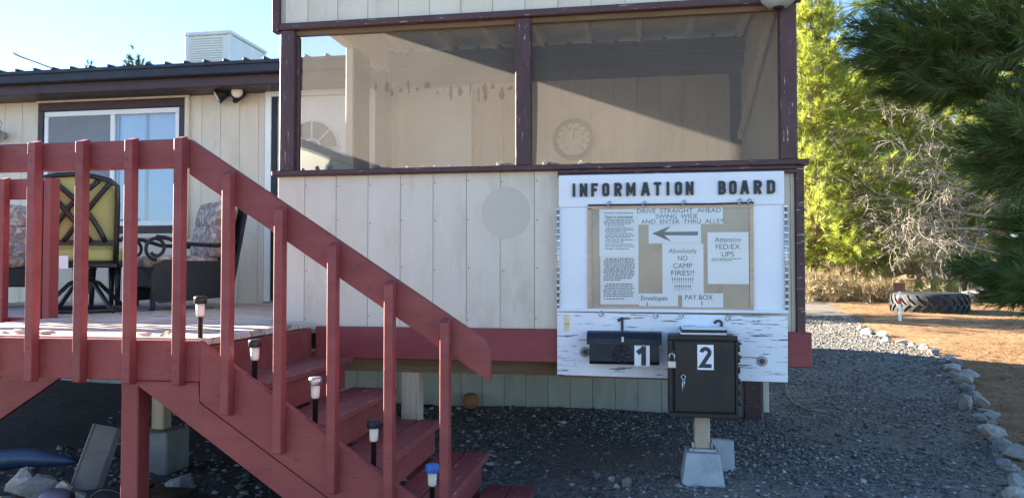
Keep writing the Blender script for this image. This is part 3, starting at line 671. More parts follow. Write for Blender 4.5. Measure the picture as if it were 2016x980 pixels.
for k in range(17):
    c = U(742 + k * 16.5 + rg.uniform(-4, 4), 180 + rg.uniform(-13, 13) - k * .3, YF + .058); h_ = rg.uniform(.012, .06); w_ = rg.uniform(.005, .02)
    b = MB(); b.prism([c + Vector((math.sin(a) * w_ * (1 - .4 * math.cos(a)) * rg.uniform(.5, 1.3), 0, math.cos(a) * h_ * rg.uniform(.7, 1.15))) for a in np.linspace(0, 2 * math.pi, 10, endpoint=False)], (0, 0, 0), (0, .001, 0)); b.build('grime_smudge', M['grime'], porch)
# floor, band, joists
box('floor', M['deck'], porch, (PX0, YF + .05, DZ - .03), (PX1, YH - .004, DZ), 0)
box('rim_band', M['band'], porch, (-2.03, YF - .038, .682), (UX(1599, YF - .04, 690), YF - .001, zb - .003), .006)
box('beam', M['timber'], porch, (-2.2, YF + .13, .585), (.85, YF + .17, .70), .004)
box('beam', M['timber'], porch, (-2.2, YH - .5, .60), (.85, YH - .45, .86), .004)
for xx in np.arange(-2.2, .9, .41):
    box('joist', M['timber'], porch, (xx, YF + .18, .71), (xx + .04, YH - .51, .878), .003)
def pier(x, y, z1, m='post_wood', wd=.115, name='pier_post'):
    z0 = float(ground_z(x, y)) - .03
    return board(name, M[m], porch, (x, y, z0), (x, y, z1), wd, wd, up=(1, 0, 0), bev=.005)
pier(UX(812, 4.78, 780), 4.78, .584)
box('corner_skirting', M['brown'], porch, (UX(1466, 6.84, 780), 6.84, -.08), (UX(1500, 6.84, 780), 6.915, .72), .006)
# roof, rafters and ceiling
box('roof', M['shingle'], porch, (PX0 - .12, YF - .14, 3.37), (PX1 + .12, YH - .45, 3.42), .006)
box('ceiling', M['cream_in'], porch, (PX0 + .02, YF + .07, 3.28), (PX1 - .01, YH - .004, 3.30), 0)
for xx in np.arange(-2.08, .9, .41):
    box('rafter', M['cream_in'], porch, (xx, YF + .07, 3.16), (xx + .04, YH - .06, 3.279), .003)
box('ledger', M['cream_in'], porch, (PX0 + .05, YH - .055, 3.03), (PX1 - .05, YH - .006, 3.15), .004)
# left side wall of the porch: posts, header, rail, dusty sheet
LX = PX0 + .045
box('side_header', M['cream'], porch, (LX - .045, YF + .07, 3.0), (LX + .045, YH - .07, 3.279), .004)
box('side_post', M['brown_clean'], porch, (LX - .045, 5.74, DZ), (LX + .045, 6.04, 2.998), .004)
box('side_post', M['brown_clean'], porch, (LX - .045, 6.42, DZ), (LX + .045, 6.62, 2.998), .004)
box('side_post', M['cream'], porch, (LX - .03, 5.70, DZ), (LX + .03, 5.738, 2.998), .004)
box('side_rail', M['vinyl'], porch, (LX - .03, YF + .085, 2.06), (LX + .03, 5.69, 2.115), .004)
box('side_rail', M['vinyl'], porch, (LX - .03, 6.045, 1.40), (LX + .03, 6.415, 1.46), .004)
box('side_sheet', M['sheet'], porch, (LX - .008, YF + .085, DZ + .02), (LX - .004, 5.69, 2.055), 0)
box('side_wall', M['cream_in'], porch, (LX - .02, 6.625, DZ), (LX + .02, YH - .004, 2.998), .003)
# right side wall
box('side_wall', M['cream_in'], porch, (PX1 - .06, YF + .085, DZ), (PX1 - .02, YH - .06, 3.279), .003)
box('side_post', M['brown_clean'], porch, (PX1 - .15, YH - .14, DZ), (PX1 - .062, YH - .056, 3.02), .004)
brc = MB(); brc.bar((PX1 - .10, YF + .15, 2.95), (PX1 - .10, YH - .3, 2.35), .05, .03); brc.build('brace', M['cream'], porch)
# inner door with knob, seen through the screen
idx0, idx1 = UX(772, YH, 250), UX(930, YH, 250)
idr = box('inner_door', M['vinyl'], porch, (idx0, YH - .03, DZ + .02), (idx1, YH - .004, 2.93), .004)
k = MB(); kc = Vector((idx0 + .05, YH - .034, UZ(765, 282, YH))); k.tube([kc + Vector((math.cos(a) * .035, -.006, math.sin(a) * .05)) for a in np.linspace(0, 2 * math.pi, 16, endpoint=False)], .008, 6, closed=True); k.build('knocker', M['steel'], idr)

def thermometer():
    c = U(1129, 275, YH - .012); r = 72 / 2 / 1500 * 7.0
    t = thing('wall_thermometer', c, 'round dial thermometer hanging on the back wall inside the porch', 'thermometer')
    b = MB(); b.lathe([(r, 0), (r, .02), (r - .012, .022)], c, 28, Matrix.Rotation(R(90), 4, 'X')); b.build('dial', M['cream_in'], t)
    b = MB(); b.tube([c + Vector((math.cos(a) * r, -.012, math.sin(a) * r)) for a in np.linspace(0, 2 * math.pi, 32, endpoint=False)], .024, 6, closed=True); b.build('rim', M['black'], t)
    for k in range(0, 11):
        a = R(225 - 27 * k); d = Vector((math.cos(a), 0, math.sin(a))); b = MB(); b.bar(c + d * r * .72 + Vector((0, -.025, 0)), c + d * r * .86 + Vector((0, -.025, 0)), .004, .012, up=(0, 1, 0)); b.build('tick', M['ink'], t)
    b = MB(); b.bar(c + Vector((0, -.026, 0)), c + Vector((.01, -.026, r * .6)), .004, .01, up=(0, 1, 0)); b.build('needle', M['ink'], t)
    for k, s in enumerate(('40', '20', '0', '20', '40', '60', '80', '100')):
        a = R(235 - 41 * k); text('numeral', s, c + Vector((math.cos(a) * r * .56, -.024, math.sin(a) * r * .56)), .022, M['ink'], t)
thermometer()
def porch_light():
    c = U(1532, 8, YF - .07); w2 = .095
    t = thing('porch_light', c, 'faceted glass porch light under the top right corner of the porch', 'light')
    b = MB(); b.lathe([(.055, .0), (.095, .035), (.098, .05), (.09, .09), (.03, .11)], c + Vector((0, 0, -.02)), 8); b.build('glass_shade', M['frosted'], t)
    b = MB(); b.lathe([(.008, -.012), (.03, -.004), (.034, .006), (.02, .01)], c + Vector((0, 0, -.024)), 8); b.build('base_ring', M['navy'], t)
    box('wall_arm', M['navy'], t, c + Vector((-.02, .05, .05)), c + Vector((.02, .07, .10)), .004)
porch_light()

# stones along the sill
def rock_mesh(seed, sub=2, sq=(1, .8, .6), rough=.25, ang=.5):
    rs = np.random.default_rng(seed); bm = bmesh.new(); bmesh.ops.create_icosphere(bm, subdivisions=sub, radius=1)
    pl = rs.normal(0, 1, (13, 3)); pl /= np.linalg.norm(pl, axis=1)[:, None]; dd = rs.uniform(.42, .85, 13)
    fr = rs.normal(0, 2.2, (4, 3)); ph = rs.uniform(0, 6, 4)
    for v in bm.verts:
        p = np.array(v.co)
        for n, d in zip(pl, dd):
            h = p @ n
            if h > d: p = p - n * (h - d) * (.55 + ang * .8)
        p = p * (1 + rough * .35 * sum(math.sin(f @ p * 2 + q) for f, q in zip(fr, ph)) / 2)
        v.co = (p[0] * sq[0], p[1] * sq[1], p[2] * sq[2])
    me = bpy.data.meshes.new('rock'); bm.to_mesh(me); bm.free(); return me
def rock(name, c, size, m, seed, sq=(1, .8, .65), sub=2, rz=0, label=None, cat='stone', group=None, sink=.3, sm=False):
    me = rock_mesh(seed, sub, sq); me.materials.append(m)
    if sm: me.polygons.foreach_set('use_smooth', [True] * len(me.polygons))
    o = bpy.data.objects.new(name, me)
    a = np.array([v.co[:] for v in me.vertices]); lo = a[:, 2].min()
    place(o, Matrix.Translation(Vector(c) + Vector((0, 0, -lo * size - sink * size * .5))) @ Matrix.Rotation(rz, 4, 'Z') @ Matrix.Scale(size, 4))
    return tag(o, label, cat, group)
ORD = ['first', 'second', 'third', 'fourth', 'fifth', 'sixth', 'seventh', 'eighth', 'ninth', 'tenth', 'eleventh', 'twelfth', 'thirteenth', 'fourteenth', 'fifteenth', 'sixteenth', 'seventeenth', 'eighteenth', 'nineteenth', 'twentieth'] 
ORD += ['twenty-' + w for w in ORD[:9]] + ['thirtieth'] + ['thirty-' + w for w in ORD[:9]] + ['fortieth'] + ['forty-' + w for w in ORD[:9]] + ['fiftieth'] + ['fifty-' + w for w in ORD[:9]]
sill_px = [(597, 8), (625, 16), (650, 12), (700, 10), (735, 12), (752, 12), (803, 10), (832, 12), (856, 10), (885, 15), (928, 14), (985, 20), (1075, 18), (1143, 13)]
for i, (px, wpx) in enumerate(sill_px):
    dark = i in (0, 1, 2, 5, 12)
    rock('sill_stone', (UX(px, YF + .09, 330), YF + .088, zs1), wpx / 330 * .66, M['stone_dark' if dark else 'stone_warm'], 100 + i, (1, .6, .8 if wpx > 13 else 1.15), 1, random.uniform(-.2, .2),
         '%s small stone on the porch sill, %s from the left' % ('grey' if dark else 'tan', ORD[i]), 'stone', 'stones along the porch sill', 0.05)

# ================================================================== INFORMATION BOARD
YB = 4.525
bx0, bx1 = UX(1098, YB, 500), UX(1549, YB, 500)
ib = thing('information_board', ((bx0 + bx1) / 2, YB, .60), 'white painted information board fixed to the porch wall', 'notice board')
zt = UZ(1320, 341, YB); zm = UZ(1320, 402, YB); zl = UZ(1320, 614, YB); zbt = UZ(1320, 744, YB)
box('top_panel', M['white'], ib, (bx0 + .006, YB, zm - .01), (bx1 - .01, YB + .024, zt), .003)
box('case_panel', M['white'], ib, (bx0 + .006, YB + .004, zl + .004), (bx1 - .003, YB + .027, zm - .0105), .003)
lp = MB(); lp.prism([U(1097, 614, YB - .012), U(1551, 622, YB - .012), U(1551, 752, YB - .012), U(1097, 737, YB - .012)], (0, 0, 0), (0, .03, 0)); lpan = lp.build('lower_panel', M['white_old'], ib)
ledge = box('ledge', M['white'], ib, (bx0 - .005, YB - .016, zl - .002), (bx1 + .004, YB + .002, zl + .016), .003)
box('panel_edge', M['timber'], ib, (bx0, YB + .019, zbt - .012), (bx1, YB + .05, zbt + .10), .002)
for xx in (bx0 + .004, bx1 - .004):
    hb = MB(); hb.tube([(xx, YB - .004, zl + .02), (xx, YB - .004, zm - .02)], .008, 6); h = hb.build('piano_hinge', M['steel'], ib)
    for k in range(16):
        z = zl + .03 + (zm - zl - .06) * k / 15; box('knuckle', M['steel'], h, (xx - .011, YB - .016, z), (xx + .011, YB - .002, z + .018), .003)
# letters
LET = [('I', 1130, 6), ('N', 1149, 15), ('F', 1170.5, 13), ('O', 1192.6, 14), ('R', 1217, 15), ('M', 1242, 18), ('A', 1270.7, 18), ('T', 1294.5, 14), ('I', 1315, 6), ('O', 1335.6, 14), ('N', 1357.7, 15),
       ('B', 1421.6, 14), ('O', 1442.8, 14), ('A', 1466, 17), ('R', 1492, 15), ('D', 1518, 15)]
for ch, px, wpx in LET:
    cy = 374.5 - (px - 1130) / 388 * 6.5
    c = U(px, cy, YB - .006); glyph('letter', ch, c, 26 / 332, max(wpx, 6) / 332, 5.4 / 332, M['ink'], ib)
def sheet_rect(name, m, parent, x0, y0, x1, y1, Y, th=.001):
    a = U(x0, (y0 + y1) / 2, Y); b = U(x1, (y0 + y1) / 2, Y); t = U((x0 + x1) / 2, y0, Y); bb = U((x0 + x1) / 2, y1, Y)
    return box(name, m, parent, (a.x, Y, bb.z), (b.x, Y + th, t.z), 0)
sheet_rect('pin_board', M['cork'], ib, 1160, 405, 1482, 608, YB - .001, .004)
for (x0, y0, x1, y1) in ((1157, 402, 1484, 410), (1157, 604, 1484, 612), (1157, 410.3, 1165, 603.7), (1476, 410.3, 1484, 603.7)):
    sheet_rect('pin_board_frame', M['tape'], ib, x0, y0, x1, y1, YB - .008, .011)
rod = MB(); rod.tube([U(1158, 404, YB - .012), U(1240, 403, YB - .014), U(1320, 402, YB - .013), U(1400, 401.5, YB - .014), U(1484, 399, YB - .012)], .0055, 6); rod.build('rod', M['cable'], ib)
for px, py in ((1200, 402), (1269, 402), (1347, 400), (1457, 397), (1476, 397), (1184, 617), (1291, 621), (1342, 620), (1433, 626)):
    c = U(px, py, YB - .015); b = MB(); b.tube([c + Vector((math.cos(a) * .011, -.004 * math.sin(a * 2), math.sin(a) * .016)) for a in np.linspace(0, 2 * math.pi, 12, endpoint=False)], .004, 5, closed=True); b.build('clip', M['steel'], ib)
sheet_rect('cover_sheet', M['film'], ib, 1166, 411, 1475, 603, YB - .0085, .0006)
# house numbers and hardware
glyph('number', '1', U(1222, 637, YB - .018), 26 / 335, 11 / 335, 5.0 / 335, M['ink'], ib, .004)
glyph('number', '2', U(1414, 644, YB - .018), 30 / 335, 18 / 335, 4.6 / 335, M['ink'], ib, .004)
hs = box('hasp_plate', M['brass'], ib, U(1111, 651, YB - .016), U(1120, 619, YB - .0135), .001)
for dx in (1114, 1118.5):
    c = U(dx, 638, YB - .0165); b = MB(); b.lathe([(.004, 0), (.003, .002)], c, 8, Matrix.Rotation(R(90), 4, 'X')); b.build('screw', M['ink'], hs)
for px, py in ((1151, 692), (1500.5, 710)):
    c = U(px, py, YB - .013); q = Matrix.Rotation(R(90), 4, 'X')
    b = MB(); b.lathe([(.030, 0), (.030, .004), (.012, .005)], c, 20, q); wsh = b.build('washer', M['concrete'], ib)
    b = MB(); b.lathe([(.016, .004), (.016, .013), (.008, .016)], c, 6, q); b.build('bolt', M['rust'], wsh)
# papers
def paper(x0, y0, x1, y1, label, layer=0, name='notice_paper'):
    Y = YB - .0022 - layer * .0012
    a = U(x0, (y0 + y1) / 2, Y); b = U(x1, (y0 + y1) / 2, Y); t = U((x0 + x1) / 2, y0, Y); q = U((x0 + x1) / 2, y1, Y); n = 13
    uu, vv = np.meshgrid(np.linspace(-1, 1, n), np.linspace(-1, 1, n), indexing='ij'); rs = np.random.default_rng(int(x0 + y0))
    lift = .00008 * (1 + np.sin(uu * 4 + rs.random() * 6) * np.sin(vv * 5 + rs.random() * 6))
    for su in (-1, 1):
        for sv in (-1, 1): lift = lift + rs.uniform(.0008, .004) * np.clip((uu * su + vv * sv) - 1.62, 0, 1) ** 1.2 * 2
    X = (a.x + b.x) / 2 + uu * (b.x - a.x) / 2; Z = (t.z + q.z) / 2 + vv * (t.z - q.z) / 2
    V = np.stack([X, Y - lift, Z], -1).reshape(-1, 3); I, J = np.meshgrid(np.arange(n - 1), np.arange(n - 1), indexing='ij'); k = (I * n + J).ravel()
    o = np_obj(name, V, np.stack([k, k + n, k + n + 1, k + 1], -1), M['paper'], None, True, origin=((a.x + b.x) / 2, Y, q.z))
    tag(o, label, 'paper', 'notices on the information board'); return o, Y - .0008
def lines(par, Y, x0, x1, rows, h=1.6, seed=1):
    rs = random.Random(seed); b = MB()
    for (y, ind, end) in rows:
        x = x0 + ind
        while x < x1 - end:
            wd = rs.uniform(2.5, 8); xe = min(x + wd, x1 - end)
            p = U(x, y - h / 2, Y); q = U(xe, y + h / 2, Y); b.add([(p.x, Y, q.z), (q.x, Y, q.z), (q.x, Y, p.z), (p.x, Y, p.z)], [(0, 1, 2, 3)]); x = xe + rs.uniform(.9, 1.6)
    b.build('printed_text', M['ink_grey'], par)
o, Y = paper(1180, 410, 1257, 505, 'check-in instruction sheet, upper sheet at the left of the pin board')
text('title', 'Check In Instructions!', U(1217, 427, Y), 5.2, M['ink'], o, 52 / 332, .01, .0003) if False else text('title', 'Check In Instructions!', U(1218, 427, Y), 6.2 / 332, M['ink'], o, 54 / 332, .008, .0003)
lines(o, Y, 1189, 1250, [(419.5, 0, 2), (433, 4, 3), (436.5, 0, 2), (440, 0, 8), (444, 3, 20), (449, 5, 4), (452.5, 2, 2), (456, 2, 18), (460, 4, 5), (464, 2, 1), (467.5, 2, 10), (472, 4, 3), (476, 3, 22), (481, 2, 4), (485, 2, 1), (490, 2, 12)], seed=3)
o, Y = paper(1182, 505.4, 1257, 599, 'close typed rules sheet, lower sheet at the left of the pin board')
lines(o, Y, 1188, 1250, [(509, 4, 3), (512.5, 1, 1), (516, 0, 2), (519.5, 2, 0), (523, 0, 1), (526.5, 3, 0), (530, 0, 2), (533.5, 1, 0), (537, 0, 1), (540.5, 4, 2), (544, 0, 4), (547.5, 1, 6), (551, 0, 28), (559, 6, 5), (563, 1, 3), (567, 3, 1), (571, 0, 6), (575, 0, 2), (579, 1, 3), (583, 0, 4), (588, 2, 20)], 2.0, seed=5)
o, Y = paper(1256.6, 407, 1423, 441.5, 'wide paper strip telling drivers to drive straight ahead', 1)
for s, x, y, wd in (('DRIVE  STRAIGHT  AHEAD', 1336, 414.5, 158), ('SWING  WIDE', 1332, 425.5, 80), ('AND  ENTER  THRU  ALLEY', 1343, 435.8, 156)):
    text('printed_text', s, U(x, y, Y), 8.4 / 332, M['ink_grey'], o, wd / 332, 0, .0003)
o, Y = paper(1277, 442, 1380, 479, 'paper with a grey arrow pointing left', 0)
ar = MB(); A = [(1284, 459), (1322, 444), (1310, 456), (1375, 456.5), (1375, 463.5), (1310, 463), (1322, 474), (1310, 471)]
ar.prism([U(x, y, Y) for x, y in [(1284, 459.5), (1321, 444.5), (1308, 456.5), (1374, 455.5), (1374, 463.5), (1308, 463), (1322, 476)]], (0, 0, 0), (0, .0003, 0)); ar.build('arrow', M['ink_grey'], o)
o, Y = paper(1304, 479.4, 1385, 581, 'paper that says absolutely no camp fires', 1)
for s, y, h, wd in (('Absolutely', 495, 11, 53), ('NO', 508, 9.5, 18), ('CAMP', 523, 10, 36), ('FIRES!!', 537, 10, 43), ('!!!!!!!!!!', 551.5, 10, 40), ('!!!!!!!!', 565.5, 10, 31)):
    text('printed_text', s, U(1344, y, Y), h / 332, M['ink_grey'], o, wd / 332, 0, .0003)
o, Y = paper(1393, 457, 1474, 559, 'paper addressed to parcel drivers at the right of the pin board', 1)
for s, y, h, wd in (('Attention', 471.5, 9.5, 48), ('FED/EX', 485.5, 10, 45), ('UPS', 500, 10, 23)):
    text('printed_text', s, U(1433, y, Y), h / 332, M['ink_grey'], o, wd / 332, 0, .0003)
lines(o, Y, 1400, 1462, [(509, 2, 3), (512.5, 0, 20)], seed=9)
o, Y = paper(1257.4, 577.5, 1335, 602.5, 'small paper label reading Envelopes at the foot of the pin board', 2)
text('printed_text', 'Envelopes', U(1288, 588, Y), 12 / 332, M['ink_grey'], o, 50 / 332, .004, .0003); text('mark', 'I', U(1274, 598, Y), 7 / 332, M['ink'], o, 1.4 / 332, 0, .0003)
o, Y = paper(1343, 577, 1424, 605, 'small paper label reading pay box at the foot of the pin board', 2)
text('printed_text', 'PAY BOX', U(1376, 585, Y), 9.5 / 332, M['ink_grey'], o, 52 / 332, .004, .0003); text('mark', 'I', U(1382, 597, Y), 8 / 332, M['ink'], o, 1.4 / 332, 0, .0003)

# ================================================================== MAILBOX 1
def mailbox():
    Y0 = YB - .013; Yf = Y0 - .11
    x0, x1 = UX(1158, Yf, 690), UX(1300, Yf, 690); z1 = UZ(1228, 656, Yf); z0 = UZ(1228, 718, Yf)
    t = thing('wall_mailbox', ((x0 + x1) / 2, Y0, z0), 'blue-black wall mailbox with a number one sticker, on the notice board', 'mailbox')
    prof = [(Y0, z0), (Yf + .02, z0), (Yf, z0 + .02), (Yf + .004, z1 - .045), (Yf + .03, z1 - .01), (Y0, z1)]
    b = MB(); b.prism([Vector((0, y, z)) for y, z in prof], (x0 + .006, 0, 0), (x1 - .006, 0, 0)); b.build('body', M['navy'], t)
    prof = [(Y0 - .002, z1 + .006), (Yf + .028, z1 + .002), (Yf - .006, z1 - .03), (Yf - .008, z1 - .064), (Yf - .003, z1 - .064), (Yf - .001, z1 - .032), (Yf + .03, z1 - .004), (Y0 - .002, z1 + .001)]
    b = MB(); b.prism([Vector((0, y, z)) for y, z in prof], (x0 - .008, 0, 0), (x1 + .008, 0, 0))
    for xx in (x0 - .008, x1 + .004):
        b.prism([Vector((0, y, z)) for y, z in [(Y0 - .002, z1 + .005), (Yf + .028, z1 + .001), (Yf - .005, z1 - .031), (Yf - .006, z1 - .06), (Y0 - .002, z1 - .03)]], (xx + .0003, 0, 0), (xx + .0037, 0, 0))
    lid = b.build('lid', M['navy'], t)
    lx = UX(1226, Yf, 665); box('latch', M['steel'], lid, (lx - .007, Yf - .014, z1 - .048), (lx + .007, Yf - .0085, z1 - .018), .002)
    # round cast emblem: ring and petals
    c = Vector((UX(1225, Yf, 696), Yf - .002, UZ(1225, 697, Yf))); r = .052
    b = MB(); b.tube([c + Vector((math.cos(a) * r, 0, math.sin(a) * r)) for a in np.linspace(0, 2 * math.pi, 24, endpoint=False)], .003, 5, closed=True)
    for k in range(8):
        a = k * math.pi / 4; d = Vector((math.cos(a), 0, math.sin(a))); b.tube([c + d * .012, c + d * .03, c + d * .045], [.002, .007, .002], 6)
    b.build('emblem', M['box_dark'], t)
    sx0, sx1 = UX(1249, Yf, 690), UX(1279, Yf, 690); sz1 = z1 - .066; sz0 = z0 - .004
    st = box('number_sticker', M['paper'], t, (sx0, Yf - .0035, sz0), (sx1, Yf - .0015, sz1), 0)
    glyph('number', '1', ((sx0 + sx1) / 2 - .002, Yf - .0042, (sz0 + sz1) / 2), (sz1 - sz0) * .94, .048, .027, M['ink'], st, .0005)
mailbox()

# ================================================================== PAY BOX on its post
def paybox():
    Yf, Yb = 4.28, 4.495
    x0, x1 = UX(1317, Yf, 740), UX(1453, Yf, 740); z1 = UZ(1385, 662, Yf); z0 = UZ(1385, 820, Yf)
    cx = UX(1381, Yf + .13, 800); bz = UZ(1381, 893, Yf + .03)
    t = thing('pay_box', (cx, (Yf + Yb) / 2, .2), 'dark brown steel pay box numbered two on a wooden post', 'pay box')
    box('cabinet', M['box_dark'], t, (x0, Yf + .014, z0), (x1, Yb, z1), .006)
    for lo, hi in (((x0, z1 - .02), (x1, z1 + .006)), ((x0, z0 - .006), (x1, z0 + .02)), ((x0 - .002, z0 + .0205), (x0 + .022, z1 - .0205)), ((x1 - .014, z0 + .0205), (x1 + .003, z1 - .0205))):
        box('rim', M['box_dark'], t, (lo[0], Yf - .002, lo[1]), (hi[0], Yf + .013, hi[1]), .004)
    dr = box('door', M['box_dark'], t, (x0 + .030, Yf - .006, z0 + .026), (x1 - .018, Yf + .012, z1 - .026), .005)
    px = lambda p: UX(p, Yf, 740); pz = lambda p: UZ(1385, p, Yf)
    pl_ = box('number_plate', M['paper'], dr, (px(1373), Yf - .0085, pz(727)), (px(1405), Yf - .0062, pz(678)), 0)
    glyph('number', '2', ((px(1373) + px(1405)) / 2, Yf - .0093, (pz(727) + pz(678)) / 2), .114, .064, .021, M['ink'], pl_, .0005)
    b = MB(); kc = Vector((px(1345), Yf - .014, pz(742))); b.tube([kc + Vector((math.cos(a) * .011, 0, math.sin(a) * .012)) for a in np.linspace(0, 2 * math.pi, 12, endpoint=False)], .0035, 5, closed=True)
    b.tube([kc + Vector((-.004, 0, -.012)), kc + Vector((-.005, 0, -.1))], .004, 6); b.tube([kc + Vector((.005, 0, -.012)), kc + Vector((.006, 0, -.06))], .004, 6); b.build('key', M['steel'], dr)
    box('lock_cylinder', M['navy'], dr, (px(1339), Yf - .013, pz(741)), (px(1351), Yf - .006, pz(732)), .002)
    for k in range(6):
        z = z1 - .05 - k * .058; b = MB(); b.tube([(x1 + .006, Yf + .004, z), (x1 + .006, Yf + .004, z - .03)], .007, 8); b.build('hinge', M['black'], t)
    for zz in (pz(677), pz(703)):
        b = MB(); b.prism([Vector((x1, Yf + .05, zz + .022)), Vector((x1 + .03, Yf + .05, zz)), Vector((x1, Yf + .05, zz - .022))], (0, 0, 0), (0, .02, 0)); b.build('side_lug', M['black'], t)
    box('hasp', M['black'], t, (px(1318), Yf - .012, pz(706)), (px(1329), Yf - .0025, pz(690)), .002)
    board('post', M['post_wood'], t, (cx, Yf + .13, bz + .015), (cx, Yf + .13, z0 - .007), .085, .085, up=(1, 0, 0), bev=.005)
    br = MB(); br.box((cx - .075, Yf + .06, bz + .001), (cx + .075, Yf + .2, bz + .022), .004); br.box((cx - .058, Yf + .075, bz + .022), (cx - .044, Yf + .19, bz + .055), .003); br.box((cx + .044, Yf + .075, bz + .022), (cx + .058, Yf + .19, bz + .055), .003); br.build('post_bracket', M['steel'], t)
    # concrete pier
    gz = float(ground_z(cx, Yf + .13)); b = MB(); c = Vector((cx, Yf + .12, 0))
    lo, hi = .118, .088; zb_, zt_ = gz - .03, bz
    vs = [c + Vector((sx * lo, sy * lo, zb_)) for sx, sy in ((-1, -1), (1, -1), (1, 1), (-1, 1))] + [c + Vector((sx * hi, sy * hi, zt_)) for sx, sy in ((-1, -1), (1, -1), (1, 1), (-1, 1))]
    b.add(vs, [(3, 2, 1, 0), (4, 5, 6, 7), (0, 1, 5, 4), (1, 2, 6, 5), (2, 3, 7, 6), (3, 0, 4, 7)])
    tag(b.build('concrete_pier_block', M['concrete']), 'tapered concrete pier block carrying the pay box post', 'pier block')
    # slab leaning behind
    yb = Yf + .30; xa, xb = UX(1383, yb, 900), UX(1447, yb, 900); b = MB(); g2 = float(ground_z(xb, yb))
    b.prism([Vector((xa, yb, g2 - .02)), Vector((xb, yb, g2 - .01)), Vector((xb, yb + .05, UZ(1440, 872, yb))), Vector((xa, yb + .05, UZ(1440, 868, yb)))], (0, 0, 0), (0, .05, 0))
    tag(b.build('concrete_paver', M['concrete']), 'pale concrete paver standing on edge behind the pay box pier', 'paver')
    # padlock
    pc = Vector((px(1322.5), Yf - .018, pz(718))); tk = thing('padlock', pc, 'steel padlock hanging at the left edge of the pay box', 'padlock')
    box('body', M['steel'], tk, pc + Vector((-.021, -.009, -.018)), pc + Vector((.021, .009, .020)), .004)
    b = MB(); b.tube([pc + Vector((-.014, 0, .018)), pc + Vector((-.014, 0, .045))] + [pc + Vector((-.014 * math.cos(a), 0, .045 + .016 * math.sin(a))) for a in np.linspace(.3, math.pi - .3, 7)] + [pc + Vector((.014, 0, .045)), pc + Vector((.014, 0, .018))], .0042, 8); b.build('shackle', M['steel'], tk)
    for k in range(4): box('laminate', M['steel'], tk, pc + Vector((-.0215, -.0098, -.015 + k * .009)), pc + Vector((.0215, -.0092, -.009 + k * .009)), 0)
    # papers stacked on top
    xa, xb = px(1341), px(1432); zz = z1 + .0062
    tag(box('paper_stack', M['paper'], None, (xa, Yf + .03, zz), (xb, Yf + .23, zz + .012), .002), 'white paper stack lying on top of the pay box', 'paper')
    bk = thing('notebook', ((xa + xb) / 2, Yf + .13, zz + .012), 'black covered notebook on the paper stack on the pay box', 'notebook')
    box('cover', M['black'], bk, (xa + .003, Yf + .02, zz + .0125), (xb + .004, Yf + .24, zz + .028), .003); box('pages', M['paper'], bk, (xa + .01, Yf + .025, zz + .0284), (xb - .004, Yf + .23, zz + .033), .001)
paybox()

# ================================================================== DECK
deck = thing('deck', (-3.2, 5.1, 0), 'raised red painted timber deck with railing in front of the house', 'deck')
DX1 = -2.05; DXL = -3.95
y = YR + .03; i = 0
while y < YH - .05:
    y1 = min(y + .138, YH - .02); xl = (-6.2 if y > 4.62 else DXL) ; xr = DX1 if y1 < YF - .03 else PX0 - .04
    if y > YF - .14 and y1 > YF - .03: xr = PX0 - .04
    box('deck_board', M['deck'], deck, (xl + random.uniform(0, .01), y, DZ - .036 + random.uniform(0, .003)), (xr - random.uniform(0, .006), y1, DZ + random.uniform(-.001, .003)), .006); y = y1 + .007
box('rim_joist', M['red'], deck, (DXL - .6, YR - .012, .706), (UX(396, YR, 700), YR + .028, .900), .006)
box('rim_joist', M['red'], deck, (DX1 - .04, YR + .034, .70), (DX1, YF - .045, DZ - .04), .005)
box('rim_joist', M['red'], deck, (-6.2, 4.60, .71), (DXL - .002, 4.638, DZ - .002), .005)
box('rim_joist', M['red'], deck, (DXL - .04, YR + .03, .71), (DXL - .0005, 4.598, DZ - .04), .005)
for xx in np.arange(-3.6, -2.2, .45): box('joist', M['timber'], deck, (xx, YR + .034, .71), (xx + .04, YH - .05, .868), .003)
# railing
RT = 1.867
RXE = UX(374, YR, 300)
rail = box('rail', M['red'], deck, (DXL - .6, YR - .012, RT - .14), (RXE, YR + .026, RT), .008)
def baluster(parent, x, ztop, zbot, yf, w=.0415, m='red'):
    """2x2 with its top and bottom end cut at a slant"""
    yb = yf + .056; b = MB()
    vs = []
    for z0, z1_ in ((zbot, zbot + .0), (ztop, ztop)):
        pass
    xa, xb = x, x + w
    P = [(xa, yf, zbot), (xb, yf, zbot), (xb, yb, zbot - .012), (xa, yb, zbot - .012), (xa, yf, ztop - .012), (xb, yf, ztop - .012), (xb, yb, ztop + .006), (xa, yb, ztop + .006)]
    b.add(P, [(3, 2, 1, 0), (4, 5, 6, 7), (0, 1, 5, 4), (1, 2, 6, 5), (2, 3, 7, 6), (3, 0, 4, 7)])
    o = b.build('baluster', M[m], parent); md = o.modifiers.new('b', 'BEVEL'); md.width = .004; md.segments = 1
    return o
YBAL = YR - .0695
for x in (-4.28, -4.015, -3.752, -3.49, -3.227, -2.964, -2.70, -2.436, -2.177): baluster(deck, x, RT + .004, .700, YBAL)
for x in (-3.227, -2.964, -2.70, -2.436, -2.177):
    for z in (RT - .05, RT - .10, .86, .76):
        b = MB(); b.lathe([(.0055, 0), (.005, .0015), (.002, .002)], Vector((x + .02 + random.uniform(-.004, .004), YBAL + .0005, z)), 8, Matrix.Rotation(R(90), 4, 'X')); b.build('screw', M['rust'], deck)
post_x = UX(240, YR + .04, 850)
board('post', M['red'], deck, (post_x + .045, YR + .08, float(ground_z(-2.5, 3.4)) - .05), (post_x + .045, YR + .08, .705), .092, .10, up=(1, 0, 0), bev=.006)
board('post', M['timber'], deck, (-3.85, YR + .12, -.2), (-3.85, YR + .12, .705), .09, .09, up=(1, 0, 0), bev=.006)
